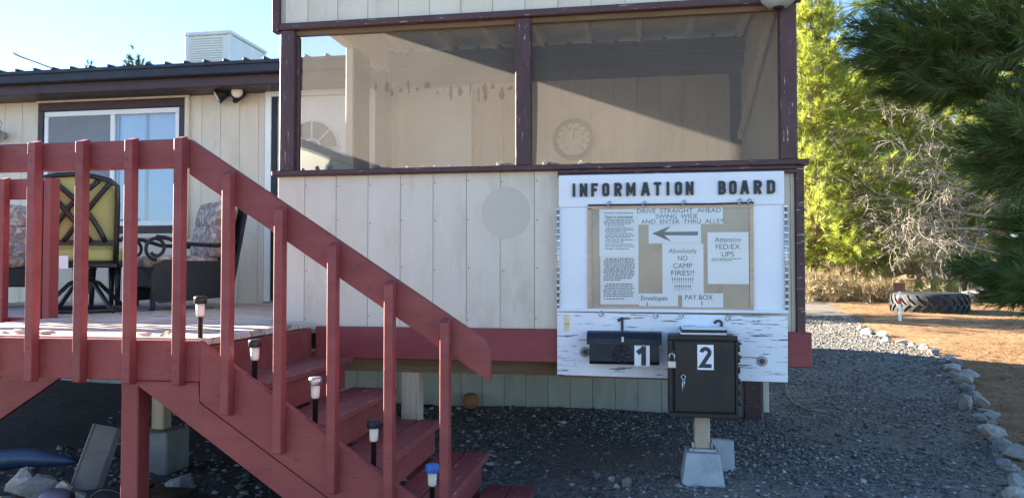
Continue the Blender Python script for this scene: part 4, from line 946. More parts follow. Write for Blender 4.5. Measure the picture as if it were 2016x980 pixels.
pp = Vector((UX(318, 4.75, 830), 4.75, 0)); board('pier_post', M['post_wood'], deck, pp + Vector((0, 0, .16)), pp + Vector((0, 0, .70)), .09, .09, up=(1, 0, 0))
pb = MB(); pb.box(pp + Vector((-.13, -.13, -.16)), pp + Vector((.13, .13, .155)), .01); pb.build('pier_block', M['stone_dark'], deck)  # concrete block in a darker stone colour that paints in the deck's shade
# inner railing beside the left flight
IY = 4.60
irx1 = UX(84, IY, 400)
box('rail', M['red'], deck, (-6.2, IY - .006, RT - .145), (irx1, IY + .032, RT - .005), .006)
for x in (UX(12, IY, 400), UX(12, IY, 400) - .262, UX(12, IY, 400) - .524, UX(12, IY, 400) - .786): baluster(deck, x, RT, .70, IY - .064)
board('newel', M['red'], deck, (UX(103, IY, 480), IY - .01, DZ - .01), (UX(103, IY, 480), IY - .01, RT - .008), .052, .09, up=(1, 0, 0))
board('newel', M['red'], deck, (UX(91, IY + .02, 480), IY + .012, DZ - .01), (UX(91, IY + .02, 480), IY + .012, RT - .006), .032, .10, up=(1, 0, 0))
st_ = MB(); st_.bar((-3.98, 4.70, .62), (-5.6, 4.70, -.42), .24, .04); st_.build('brace', M['red'], deck)

# ================================================================== STAIRCASE
stair = thing('staircase', (-1.3, 3.9, -.1), 'red painted timber stairs with handrail going down to the gravel', 'stairs')
SL = .648
def sx(px, py): return U(px, py, YR)
TZ = [.702, .517, .332, .147, -.038]; TX = [-1.755, -1.470, -1.185, -.900, -.615]
YT0, YT1 = YR + .045, YF - .09
for k in range(5):
    xn, z = TX[k], TZ[k]
    o = box('tread', M['red_worn'], stair, (xn - .145, YT0, z - .038), (xn, YT1, z), .006); box('tread', M['red_worn'], stair, (xn - .292, YT0, z - .0385), (xn - .150, YT1 - .004, z - .001), .006)
    if k < 4: box('riser', M['red'], stair, (xn - .055, YT0 + .01, TZ[k] - .185 + .002), (xn - .035, YT1 - .05, z - .0395), .003)
box('riser', M['red'], stair, (DX1 - .02, YT0 + .01, TZ[0] + .003), (DX1 + .0, YT1 + .03, .70), .003)
# stringers
xa = UX(394, YR, 668)
def zline(x, x0, z0): return z0 - SL * (x - x0)
def sloped(name, x0, x1, ztop0, vert, y0, y1, m, par=stair):
    b = MB(); P = [Vector((x0, y0, ztop0)), Vector((x1, y0, ztop0 - SL * (x1 - x0))), Vector((x1, y0, ztop0 - SL * (x1 - x0) - vert)), Vector((x0, y0, ztop0 - vert))]
    b.prism(P, (0, 0, 0), (0, y1 - y0, 0)); o = b.build(name, m, par); md = o.modifiers.new('b', 'BEVEL'); md.width = .005; md.segments = 1; return o
zs_top = .898
sloped('stringer', xa + .004, -.50, zs_top, .285, YR - .010, YR + .028, M['red'])
x2 = UX(262, YR, 745); b = MB()
zt2 = lambda x: zs_top - SL * (x - xa) - .2865
P = [Vector((xa + (zs_top - .70 - .289) / SL * 1.0 if False else x2 + .30, YR, .703)), Vector((xa + .004, YR, .703)), Vector((xa + .004, YR, zt2(xa + .004))), Vector((-.60, YR, zt2(-.60))), Vector((-.60, YR, zt2(-.60) - .155)), Vector((x2, YR, .703))]
P = [Vector((x2, YR, .7035)), Vector((xa - .002, YR, .7035)), Vector((xa + .004, YR, zt2(xa + .004))), Vector((-.60, YR, zt2(-.60))), Vector((-.60, YR, zt2(-.60) - .165))]
b.prism(P, (0, -.008, 0), (0, .030, 0)); b.build('stringer', M['red'], stair)
sloped('stringer', DX1 + .03, -.60, .60, .22, YT1 - .05, YT1 - .012, M['red'])
sloped('stringer', DX1 + .03, -.60, .60, .22, (YT0 + YT1) / 2 - .02, (YT0 + YT1) / 2 + .02, M['red'])
# sloping handrail with clipped end
hx0 = RXE + .003; zr = lambda x: RT - SL * (x - RXE)
hx1 = UX(966, YR, 700); b = MB()
P = [Vector((hx0, YR, zr(hx0))), Vector((hx1 - .035, YR, zr(hx1 - .035))), Vector((hx1, YR, zr(hx1) - .035)), Vector((hx1, YR, zr(hx1) - .165)), Vector((hx1 - .01, YR, zr(hx1 - .01) - .172)), Vector((hx0, YR, zr(hx0) - .170))]
b.prism(P, (0, -.012, 0), (0, .026, 0)); o = b.build('handrail', M['red'], stair); md = o.modifiers.new('b', 'BEVEL'); md.width = .006; md.segments = 2
for x in (-1.928, -1.666, -1.406, -1.136, -.878): baluster(stair, x, zr(x) - .035, zr(x) - .035 - 1.13, YBAL)

# ---------- solar lights on the stair side
def solar(px, pytop, pybot, label, cap):
    yy = YR + .055; top = U(px, pytop, yy); z0 = UZ(px, pybot, yy) - .05
    t = thing('solar_light', (top.x, yy, z0), label, 'garden light', 'solar lights up the stairs'); h = top.z
    c = Vector((top.x, yy, 0))
    b = MB(); b.lathe([(.028, h - .036), (.031, h - .032), (.031, h - .006), (.027, h), (.017, h + .001)], c, 18); b.build('cap', cap, t)
    b = MB(); b.lathe([(.016, h - .098), (.0195, h - .09), (.021, h - .0365)], c, 16); b.build('diffuser', M['cream_plastic'], t)
    b = MB(); b.lathe([(.0125, z0), (.0125, h - .1), (.018, h - .0985)], c, 12); b.build('stake', M['black'], t)
solar(395, 583, 668, 'topmost solar light, standing on the deck corner at the stair head', M['chair_metal'])
solar(502, 668, 745, 'second solar light from the top of the stairs, dark cap', M['black'])
solar(621, 742, 826, 'third solar light from the top of the stairs, steel cap', M['steel'])
solar(736, 826, 912, 'fourth solar light from the top of the stairs, navy cap', M['navy'])
solar(851, 913, 995, 'lowest solar light on the stairs with a bright blue cap', M['blue_cap'])

# ---------- stones and wood on the deck edge
for i, (px, py, wpx, lab) in enumerate(((10, 657, 30, 'flat pale stone on the deck edge at the far left of the photo'), (38, 656, 34, 'flat pale stone on the deck edge, second from the left'), (92, 652, 40, 'long flat tan stone on the deck edge between the first two full balusters'),
                                   (286, 657, 34, 'low rounded pale stone on the deck edge, middle of three'), (318, 660, 22, 'small pale stone on the deck edge next to the topmost solar light baluster'), (307, 652, 11, 'little brown round stone behind the flat pale ones on the deck edge'))):
    p = U(px, 660, YR + .1); rock('deck_stone', (p.x, YR + (.10 if i != 5 else .2), DZ), wpx / 405 / 2 * 1.2, M['stone_warm'], 300 + i, (1, .55, .30) if i != 5 else (1, .9, .9), 2, 0, lab, 'stone', 'stones on the deck edge', .1, True)

# ================================================================== PATIO FURNITURE
def cush(mb, c, sx_, sy_, sz_, M4=None, n=8, pw=4.0):
    """soft pillow box"""
    vs = []; fs = []
    bm = bmesh.new(); bmesh.ops.create_cube(bm, size=2); bmesh.ops.subdivide_edges(bm, edges=bm.edges[:], cuts=5, use_grid_fill=True)
    for v in bm.verts:
        x, y, z = v.co; r = (abs(x) ** pw + abs(y) ** pw + abs(z) ** pw) ** (1 / pw); x, y, z = x / r, y / r, z / r
        p = Vector((x * sx_ / 2, y * sy_ / 2, z * sz_ / 2)); p = (M4 @ p) if M4 is not None else p; vs.append(p + Vector(c))
    bm.verts.index_update(); fs = [tuple(v.index for v in f.verts) for f in bm.faces]; bm.free(); mb.add(vs, fs, True)
def swivel_chair():
    dep = 5.9
    base = CL + ray(166, 612) * dep; base.z = DZ
    t = thing('swivel_chair', base, 'swivel patio chair seen from behind with lime cushions and dark crossed frame', 'chair')
    rz = R(26); Rm = Matrix.Translation(base) @ Matrix.Rotation(rz, 4, 'Z')
    W = lambda x, y, z: Rm @ Vector((x, y, z))
    # chair faces +y (away from the camera): back rest near the camera, leaning
    def bk(u, v): return W(u * (.255 + .035 * v), -.20 - .13 * v, .38 + .62 * v)
    frame_pts = [bk(-1, -.05), bk(-1, .3), bk(-1, .7), bk(-.98, .92), bk(-.8, .985), bk(-.4, 1.03), bk(0, 1.045), bk(.4, 1.03), bk(.8, .985), bk(.98, .92), bk(1, .7), bk(1, .3), bk(1, -.05)]
    b = MB(); b.tube(frame_pts, .020, 8); b.build('back_frame', M['chair_metal'], t)
    b = MB(); b.bar(bk(-1, .24), bk(1, .24), .04, .02); b.bar(bk(-1, -.03), bk(1, -.03), .04, .02); b.build('cross_rail', M['chair_metal'], t)
    def arc(u0, u1, bow, v0=.25, v1=.98): return [bk(u0 + (u1 - u0) * s + bow * math.sin(math.pi * s), v0 + (v1 - v0) * s) for s in np.linspace(0, 1, 10)]
    for a in (arc(-.72, .55, -.16), arc(-.35, .85, .0), arc(.72, -.55, .16), arc(.35, -.85, .0)):
        b = MB(); b.tube(a, .019, 8)
        b.build('back_slat', M['chair_metal'], t)
    ang = math.atan2(.13, .60); b = MB(); cush(b, W(0, -.205, .73), .50, .085, .60, Matrix.Rotation(rz, 4, 'Z') @ Matrix.Rotation(ang, 4, 'X'), pw=7); b.build('back_cushion', M['lime'], t)
    b = MB(); cush(b, W(0, .06, .44), .55, .55, .11, Matrix.Rotation(rz, 4, 'Z'), pw=7); b.build('seat_cushion', M['lime'], t)
    box_m = MB(); box_m.box((-.27, -.24, .345), (.27, .34, .375), .01, Rm); box_m.build('seat_frame', M['chair_metal'], t)
    tg = MB(); tg.box((-.13, -.272, .335), (-.05, -.268, .43), 0, Rm); tg.build('care_tag', M['paper'], t)
    for s in (-1, 1):
        b = MB(); b.tube([W(s * .29, -.24, .55), W(s * .31, -.02, .60), W(s * .31, .25, .585), W(s * .30, .31, .50), W(s * .28, .26, .36)], .017, 8); b.build('arm', M['chair_metal'], t)
    b = MB(); b.lathe([(.05, .27), (.06, .30), (.09, .335)], base, 14); b.tube([W(0, 0, .14), W(0, 0, .29)], .03, 10); b.build('pedestal', M['chair_metal'], t)
    for k in range(4):
        a = R(45 + 90 * k); b = MB(); b.tube([W(0, 0, .26), W(math.cos(a) * .12, math.sin(a) * .12, .22), W(math.cos(a) * .33, math.sin(a) * .33, .03), W(math.cos(a) * .36, math.sin(a) * .36, .015)], .017, 8); b.build('leg', M['chair_metal'], t)
    b = MB(); b.tube([W(math.cos(a) * .35, math.sin(a) * .35, .022) for a in np.linspace(0, 2 * math.pi, 32, endpoint=False)], .016, 8, closed=True); b.build('base_ring', M['chair_metal'], t)
swivel_chair()
def wicker_chair(base, rz, label, name='wicker_armchair'):
    t = thing(name, base, label, 'armchair'); Rm = Matrix.Translation(base) @ Matrix.Rotation(rz, 4, 'Z'); Rr = Matrix.Rotation(rz, 4, 'Z')
    W = lambda x, y, z: Rm @ Vector((x, y, z))
    # local: faces +y, width along x
    for s in (-1, 1):
        x = s * .33; b = MB()
        P = [(-.34, .10), (.24, .06), (.30, .10), (.31, .28), (.28, .37), (.20, .41), (.05, .40), (-.30, .40), (-.36, .30)]
        b.prism([Rm @ Vector((x - .02, y, z)) for y, z in P], (0, 0, 0), (Rr @ Vector((.04, 0, 0)))); b.build('side_panel', M['wicker'], t)
        sc = [W(x, .27 + .075 * math.cos(a) * (1 - a / 16), .50 + .085 * math.sin(a) * (1 - a / 16)) for a in np.linspace(-1.6, 5.6, 26)]
        b = MB(); b.tube([W(x, -.38, .56), W(x, -.2, .53), W(x, .05, .54), W(x, .2, .585), W(x, .27, .59)], .017, 8); b.tube(sc, .014, 8); b.build('arm', M['wicker'], t)
        for y in (-.33, .29):
            b = MB(); b.tube([W(x, y, .14), W(x, y, .02), W(x, y + .01, 0)], [.025, .02, .024], 8); b.build('leg', M['wicker'], t)
    b = MB(); b.box((-.31, -.30, .18), (.31, .29, .34), .012, Rm); b.build('seat_base', M['wicker'], t)
    b = MB(); b.prism([Rm @ Vector(p) for p in ((-.33, -.33, .2), (.33, -.33, .2), (.35, -.43, .80), (.2, -.45, .87), (-.2, -.45, .87), (-.35, -.43, .80))], (0, 0, 0), Rr @ Vector((0, -.03, 0))); b.build('back_panel', M['wicker'], t)
    b = MB(); cush(b, W(0, .01, .39), .60, .60, .12, Rr); b.build('seat_cushion', M['floral'], t)
    b = MB(); cush(b, W(0, -.27, .57), .62, .17, .30, Rr @ Matrix.Rotation(.16, 4, 'X'), pw=6); b.build('back_cushion', M['floral'], t)
    b = MB(); cush(b, W(0, -.315, .79), .62, .19, .24, Rr @ Matrix.Rotation(.20, 4, 'X'), pw=5); b.build('back_cushion', M['floral'], t)
p = CL + ray(350, 596) * 6.5; p.z = DZ
wicker_chair(p, R(140), 'black wicker armchair with floral cushions against the house near the stairs')
p = CL + ray(-20, 600) * 6.6; p.z = DZ
wicker_chair(p, R(-140), 'black wicker armchair with floral cushions at the left edge of the photo')
def side_table():
    p = CL + ray(225, 592) * 6.75; p.z = DZ; t = thing('side_table', p, 'low dark side table behind the lime swivel chair', 'table')
    b = MB(); b.lathe([(.24, .36), (.25, .37), (.25, .39), (.24, .40)], p, 24); b.build('table_top', M['chair_metal'], t)
    for a in (45, 135, 225, 315):
        d = Vector((math.cos(R(a)), math.sin(R(a)), 0)); b = MB(); b.tube([p + d * .17 + Vector((0, 0, .36)), p + d * .18, ], [.028, .018], 8); b.build('leg', M['chair_metal'], t)
side_table()

# ================================================================== JUNK BELOW THE DECK
def junk():
    gz = lambda x, y: float(ground_z(x, y))
    # leaning stained metal sheet
    Yj = 3.78; a = U(160, 985, Yj); bq = U(213, 838, Yj + .1); d = (bq - a); sd = Vector((.80, .45, -.25)).normalized() * .065
    b = MB(); nrm = d.cross(sd).normalized() * .006
    b.prism([a - sd, a + sd, bq + sd * .95, bq - sd * .95], -nrm, nrm); b.bar(a - sd, bq - sd * .95, .03, .012); b.bar(a + sd, bq + sd * .95, .03, .012)
    tag(b.build('sheet_metal_panel', M['sheet_metal']), 'stained metal panel leaning towards the red deck post', 'metal panel')
    # tarp roll
    Yt = 4.3; pts = [U(-60, 905, Yt), U(0, 905, Yt), U(50, 900, Yt), U(100, 903, Yt), U(135, 906, Yt), U(152, 910, Yt)]
    b = MB(); b.tube(pts, [.07, .065, .06, .045, .028, .008], 10); tag(b.build('blue_tarp_roll', M['tarp']), 'rolled blue tarp tapering to a point under the deck', 'tarp')
    # rocks and oddments
    L = [(40, 945, .11, 'stone', 'pale angular rock in the pile under the deck, far left'), (75, 950, .13, 'stone_dark', 'large grey rock with a lit left face in the pile under the deck'), (15, 985, .13, 'stone_dark', 'black and white rock at the bottom left corner'),
         (125, 955, .055, 'stone_warm', 'small pale rock beside the plum bucket under the deck'), (60, 990, .10, 'stone_warm', 'low tan rock at the bottom left beside the plum bucket'), (160, 975, .05, 'stone', 'pointed white stone at the foot of the leaning metal panel'),
         (350, 965, .14, 'stone_dark', 'dark rock right of the red deck post'), (480, 985, .20, 'stone_dark', 'broad grey slab of rock under the stair stringer')]
    for i, (px, py, s, m, lab) in enumerate(L):
        p = U(px, py, 3.72 + (.2 if i in (6, 7) else 0)); g = gz(p.x, p.y); rock('pile_rock', (p.x, p.y, p.z - s * .6), s, M[m], 400 + i, (1, .8, .75 if i != 7 else .35), 2, i * .7, lab, 'rock', None, .2)
    p = U(107, 982, 3.62); b = MB(); b.lathe([(.07, -.15), (.075, .03), (.070, .05), (.05, .066), (.02, .072)], p + Vector((0, 0, -.02)), 20); tag(b.build('plum_bucket', M['plum']), 'upturned plum coloured bucket under the deck', 'bucket')
    c = U(222, 1010, 3.6); r = .135; b = MB(); b.tube([c + Vector((math.cos(a) * r, -.04 * math.sin(a), math.sin(a) * r)) for a in np.linspace(-.3, math.pi + .3, 24)], .006, 6); tag(b.build('wire_hoop', M['cable']), 'thin dark wire hoop in front of the red deck post', 'hoop')
    p = U(325, 985, 3.62); b = MB(); b.box(p + Vector((-.14, -.1, -.12)), p + Vector((.13, .1, .045)), .008); b.box(p + Vector((-.15, -.11, .03)), p + Vector((-.135, .11, .06)), .003); tag(b.build('black_crate', M['black']), 'black open topped crate right of the red deck post', 'crate')
    # support mound so the pile has something to lie on
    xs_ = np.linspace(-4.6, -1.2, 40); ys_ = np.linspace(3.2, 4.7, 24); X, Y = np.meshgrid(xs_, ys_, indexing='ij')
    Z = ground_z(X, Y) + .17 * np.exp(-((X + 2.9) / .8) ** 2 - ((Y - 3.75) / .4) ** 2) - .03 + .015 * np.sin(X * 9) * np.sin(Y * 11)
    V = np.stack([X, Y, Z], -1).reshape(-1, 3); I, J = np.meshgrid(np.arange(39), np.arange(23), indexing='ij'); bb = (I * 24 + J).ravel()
    tag(np_obj('added_support_mound', V, np.stack([bb, bb + 24, bb + 25, bb + 1], -1), M['shade_soil'], None, True), kind='structure')
junk()
p = GP(927, 803) + Vector((0, 0, .07)); b = MB(); b.lathe([(.03, -.075), (.06, -.06), (.075, 0), (.06, .05), (.03, .065)], p, 18); tag(b.build('terracotta_pot', M['tank']), 'round terracotta pot on the dark gravel under the porch', 'pot')
b = MB(); pts = [U(1545, 752, 5.6), GP(1548, 775), GP(1562, 795), GP(1590, 808), GP(1625, 812)]
b.tube([q + Vector((0, 0, .012)) for q in pts], .007, 6); tag(b.build('straw_rope', M['hose']), 'thin straw coloured rope trailing on the gravel by the porch corner', 'rope')
for i, (px, py, s) in enumerate(((1178, 943, .045), (1205, 948, .04), (1235, 957, .05), (1170, 932, .022), (1395, 941, .035), (1215, 962, .03), (1150, 965, .03), (1490, 808, .04))):
    p = GP(px, py); rock('loose_stone', p, s, M['stone' if i % 3 else 'stone_dark'], 500 + i, (1, .8, .7), 1, i, '%s of eight loose pale stones lying on the shaded gravel, counted left to right' % ORD[[2, 3, 5, 1, 6, 4, 0, 7][i]], 'stone', 'loose stones on the gravel', .1)

# ================================================================== ROCK BORDER
def border_rocks():
    rs = random.Random(11); spots = []
    P = [Vector((p.x, p.y, 0)) for p in border]
    dist = 0; k = 0
    pos = 0.0; seglen = [(P[i + 1] - P[i]).length for i in range(len(P) - 1)]; tot = sum(seglen)
    def at(d):
        for i, l in enumerate(seglen):
            if d <= l or i == len(seglen) - 1: return P[i].lerp(P[i + 1], min(d / l, 1))
            d -= l
    while pos < tot and len(spots) < 59:
        p = at(pos); far = sstep(5, 14, p.y)
        s = rs.choice([.055, .07, .085, .10, .13]) * rs.uniform(.85, 1.15); spots.append((p, s)); pos += s * rs.uniform(1.6, 2.7)
    for i, (p, s) in enumerate(spots):
        x, y = p.x + rs.uniform(-.09, .09), p.y + rs.uniform(-.05, .05); g = float(ground_z(x, y)); m = M['stone'] if rs.random() < .5 else M['stone_dark']
        rock('border_stone', (x, y, g), s, m, 600 + i, (1, rs.uniform(.7, .95), rs.uniform(.55, .85)), 2, rs.uniform(0, 6), '%s stone from the near end of the rock border along the drive' % ORD[i], 'stone', 'stones of the drive border', .7)
border_rocks()

# ================================================================== TYRE
def tyre():
    c = GP(1829, 606); c = Vector((c.x, c.y, 0)); dep = 16.5; c = CL + ray(1829, 606) * dep; g = float(ground_z(c.x, c.y)); c.z = g - .04
    Ro, H = 70 / 1500 * dep, .46
    t = thing('tractor_tyre', c, 'huge worn black tractor tyre lying flat on the needle covered ground', 'tyre')
    b = MB(); prof = [(Ro * .70, .02), (Ro * .93, .02), (Ro * .965, .08), (Ro * .965, H - .08), (Ro * .93, H - .01), (Ro * .80, H + .02), (Ro * .58, H - .02), (Ro * .54, H - .06), (Ro * .66, H - .08), (Ro * .80, H - .12), (Ro * .80, .1)]
    seg = 48; vs = []; fs = []
    for r, z in prof:
        for k in range(seg): a = 2 * math.pi * k / seg; vs.append(c + Vector((r * math.cos(a), r * math.sin(a), z)))
    for i in range(len(prof) - 1):
        for k in range(seg): k2 = (k + 1) % seg; fs.append((i * seg + k, i * seg + k2, (i + 1) * seg + k2, (i + 1) * seg + k))
    b.add(vs, fs, True); b.build('carcass', M['rubber'], t)
    n = 26
    for row in (0, 1):
        for k in range(n):
            a0 = 2 * math.pi * (k + row * .5) / n; b = MB()
            z0, z1_ = ((.04, H * .56) if row == 0 else (H - .02, H * .44)); pts = []
            q = [];
            for (da, zz, ro) in ((0, z0, .96), (.10, (z0 + z1_) / 2, 1.0), (.26, z1_, 1.0)):
                for sgn in (-1, 1):
                    a = a0 + da + sgn * .042
                    for r in (.955, ro + .012): q.append(c + Vector((math.cos(a) * Ro * r, math.sin(a) * Ro * r, zz)))
            fs = []
            for i in range(2):
                o_ = i * 4; fs += [(o_ + 1, o_ + 3, o_ + 7, o_ + 5), (o_, o_ + 1, o_ + 5, o_ + 4), (o_ + 2, o_ + 6, o_ + 7, o_ + 3)]
            fs += [(0, 2, 3, 1), (8, 9, 11, 10)]; b.add(q, fs); b.build('tread_lug', M['rubber'], t)
tyre()
def stake():
    p = GP(1772, 633); t = thing('marker_stake', p, 'white and red marker stake with a dark box, in front of the tyre', 'stake')
    dep = (p - CL).dot(RC @ Vector((0, 0, -1))); sc = dep / 1500
    h = 75 * sc; w_ = 2.2 * sc
    box('stake', M['vinyl'], t, p + Vector((-w_, -w_, -.05)), p + Vector((w_, w_, h * .80)), .003)
    box('red_band', M['sign_red'], t, p + Vector((-w_ - .003, -w_ - .003, h * .46)), p + Vector((w_ + .003, w_ + .003, h * .62)), .002)
    b = MB(); b.box(p + Vector((-11 * sc, -.04, h * .80)), p + Vector((9 * sc, .05, h)), .006); b.box(p + Vector((-13 * sc, -.05, h)), p + Vector((11 * sc, .06, h + .012)), .003); b.build('box', M['rust'], t)
stake()
for i, (px, py, s) in enumerate(((1895, 583, .35), (1925, 580, .4), (1950, 586, .3))):
    p = CL + ray(px, py) * 19; p.z = float(ground_z(p.x, p.y)); rock('pale_boulder', p, s, M['stone'], 700 + i, (1, .8, .7), 2, i, ['leftmost', 'middle', 'rightmost'][i] + ' pale boulder behind the tractor tyre', 'boulder', None, .3)

# ================================================================== TREES
def needles(cent, dirs, n, ln, w, spread=1.0, seed=1, tl=.0):
    """cent (k,3), dirs (k,3): tufts with n needles each around dir; tl: twig length over which needle roots are spread backwards"""
    rs = np.random.default_rng(seed); k = len(cent); C = np.repeat(cent, n, 0); D = np.repeat(dirs, n, 0)
    rnd = rs.normal(0, 1, (k * n, 3)); rnd /= np.linalg.norm(rnd, axis=1)[:, None]
    d = D + rnd * spread; d /= np.linalg.norm(d, axis=1)[:, None]
    root = C - D * (rs.random(k * n) * tl)[:, None]
    L = ln * rs.uniform(.7, 1.15, k * n); side = np.cross(d, rs.normal(0, 1, (k * n, 3))); side /= np.linalg.norm(side, axis=1)[:, None] + 1e-9
    a = root - side * w / 2; b_ = root + side * w / 2; tip = root + d * L[:, None]; tip[:, 2] -= L * .08
    V = np.stack([a, b_, tip], 1).reshape(-1, 3); return V, np.arange(len(V)).reshape(-1, 3)
def np_tubes(segs, seg=4):
    """segs: list of (p0,p1,r0,r1) -> V,F quads"""
    A = np.array([s[0] for s in segs]); B = np.array([s[1] for s in segs]); r0 = np.array([s[2] for s in segs]); r1 = np.array([s[3] for s in segs])
    t = B - A; t /= np.linalg.norm(t, axis=1)[:, None] + 1e-9; ref = np.where(np.abs(t[:, 2:3]) > .9, [[1., 0, 0]], [[0., 0, 1]])
    u = np.cross(t, ref); u /= np.linalg.norm(u, axis=1)[:, None] + 1e-9; v = np.cross(t, u); n = len(segs)
    V = np.zeros((n, 2, seg, 3))
    for k in range(seg):
        a = 2 * math.pi * k / seg; o_ = u * math.cos(a) + v * math.sin(a); V[:, 0, k] = A + o_ * r0[:, None]; V[:, 1, k] = B + o_ * r1[:, None]
    base = np.arange(n)[:, None] * 2 * seg; F = []
    for k in range(seg):
        k2 = (k + 1) % seg; F.append(np.stack([base[:, 0] + k, base[:, 0] + k2, base[:, 0] + seg + k2, base[:, 0] + seg + k], -1))
    return V.reshape(-1, 3), np.concatenate(F)
def pine(name, base, H, Rad, label, seed, mat, nb=80, ntw=34, nn=26, ln=.17, w=.014, h0=.05, top=.35, lean=(0, 0), group=None, pw=1.5, clump=.34):
    rs = np.random.default_rng(seed); base = np.array(base, float); t = thing(name, base, label, 'tree', group)
    axis = np.array([lean[0], lean[1], 1.0]); segs = []; tr = []
    npt = 9; pts = [base + axis * H * s + np.array([rs.normal(0, .04), rs.normal(0, .04), 0]) * H * .06 * (s > 0) for s in np.linspace(0, .97, npt)]
    r0 = H * .020 + .04
    mb = MB(); mb.tube(pts, [r0 * (1 - .9 * i / (npt - 1)) for i in range(npt)], 9); mb.build('trunk', M['bark'], t)
    C = []; D = []
    for i in range(nb):
        s = h0 + (1 - h0) * ((i + rs.random()) / nb); p0 = base + axis * H * s * .97
        L = Rad * ((1 - s) ** (1 / pw) * (1 - top) + top * (1 - s * s)) * rs.uniform(.55, 1.1) + .25
        az = i * 2.4 + rs.normal(0, .5); rise = rs.uniform(-.1, .35) + .5 * s
        d = np.array([math.cos(az), math.sin(az), rise]); d /= np.linalg.norm(d); p1 = p0 + d * L; p1[2] += .12 * L
        mid = (p0 + p1) / 2 - np.array([0, 0, .08 * L]); rb = .012 + .016 * L
        segs += [(p0, mid, rb, rb * .7), (mid, p1, rb * .7, rb * .25)]
        m = max(5, int(ntw * L / Rad))
        for k in range(m):
            u = .35 + .65 * math.sqrt(rs.random()); q = (p0 + (mid - p0) * u * 2) if u < .5 else (mid + (p1 - mid) * (u * 2 - 1))
            off = rs.normal(0, 1, 3) * clump * (1.3 - .4 * u); off[2] = off[2] * .8 + .05; c = q + off
            dd = d * .6 + off / (np.linalg.norm(off) + 1e-6) * .7 + np.array([0, 0, .35]); dd /= np.linalg.norm(dd)
            C.append(c); D.append(dd)
            if k % 2 == 0: segs.append((q, c, .008, .004))
    V, F = np_tubes(segs, 4); np_obj('branches', V, F, M['bark'], t, True, origin=base)
    V, F = needles(np.array(C), np.array(D), nn, ln, w, .8, seed + 1, .2); np_obj('crown', V, F, mat, t, origin=base)
    return t
def gbase(px, depth):
    p = CL + ray(px, 530) * depth; return Vector((p.x, p.y, float(ground_z(p.x, p.y)) - .05))
NL = M['needle_lit']
pine('pine_tree', gbase(1600, 23), 9.2, 3.0, 'sunlit yellow-green pine right behind the porch corner', 21, NL, 130, 75, 42, .24, .0125, .02, group='pines beyond the drive')
pine('pine_tree', gbase(1745, 25), 7.4, 3.2, 'sunlit pine in the middle, behind the grey dead branches', 22, NL, 130, 75, 42, .24, .0125, .02, group='pines beyond the drive')
pine('pine_tree', gbase(1900, 28), 10, 3.6, 'tall pine behind the dark overhanging boughs', 23, NL, 120, 60, 38, .26, .014, .03, group='pines beyond the drive')
pine('pine_tree', gbase(1660, 34), 9.5, 3.8, 'further pine filling the gap between the two sunlit pines', 24, NL, 110, 55, 34, .28, .017, .03, group='pines beyond the drive')
pine('pine_tree', gbase(2060, 24), 8, 3.2, 'pine at the right edge behind the shaded boughs', 25, NL, 90, 40, 22, .22, .02, .05, group='pines beyond the drive')
pine('pine_tree', gbase(1790, 40), 9.5, 4.2, 'farthest pine behind the sunlit group', 26, NL, 90, 50, 32, .30, .02, .03, group='pines beyond the drive')
pine('pine_tree', Vector((-1.5, 17.6, float(ground_z(-1.5, 17.6)) - .05)), 4.4, 1.5, 'small pine standing behind the house, its shadow crossing the needle covered ground', 27, NL, 60, 26, 26, .24, .014, .2, group='pines beyond the drive')
for k_, (x_, y_, h_) in enumerate(((-1.0, 37, 8.0), (3.2, 40, 9.0))):
    pine('pine_tree', Vector((x_, y_, float(ground_z(x_, y_)) - .05)), h_, 3.4, ['pine hidden far behind the house, the left one', 'pine hidden far behind the house, the right one'][k_], 51 + k_, NL, 70, 40, 26, .3, .02, .04, group='pines beyond the drive')
pine('distant_pine', gbase(263, 45), DP(263, 104, 45).z - gbase(263, 45).z, 1.3, 'taller distant tree top showing above the house roof', 31, M['needle_far'], 60, 30, 24, .3, .05, .4, group='distant tree tops')
pine('distant_pine', gbase(175, 47), DP(175, 126, 47).z - gbase(175, 47).z, 1.2, 'lower distant tree top barely above the roof at left', 32, M['needle_far'], 50, 24, 20, .3, .05, .4, group='distant tree tops')
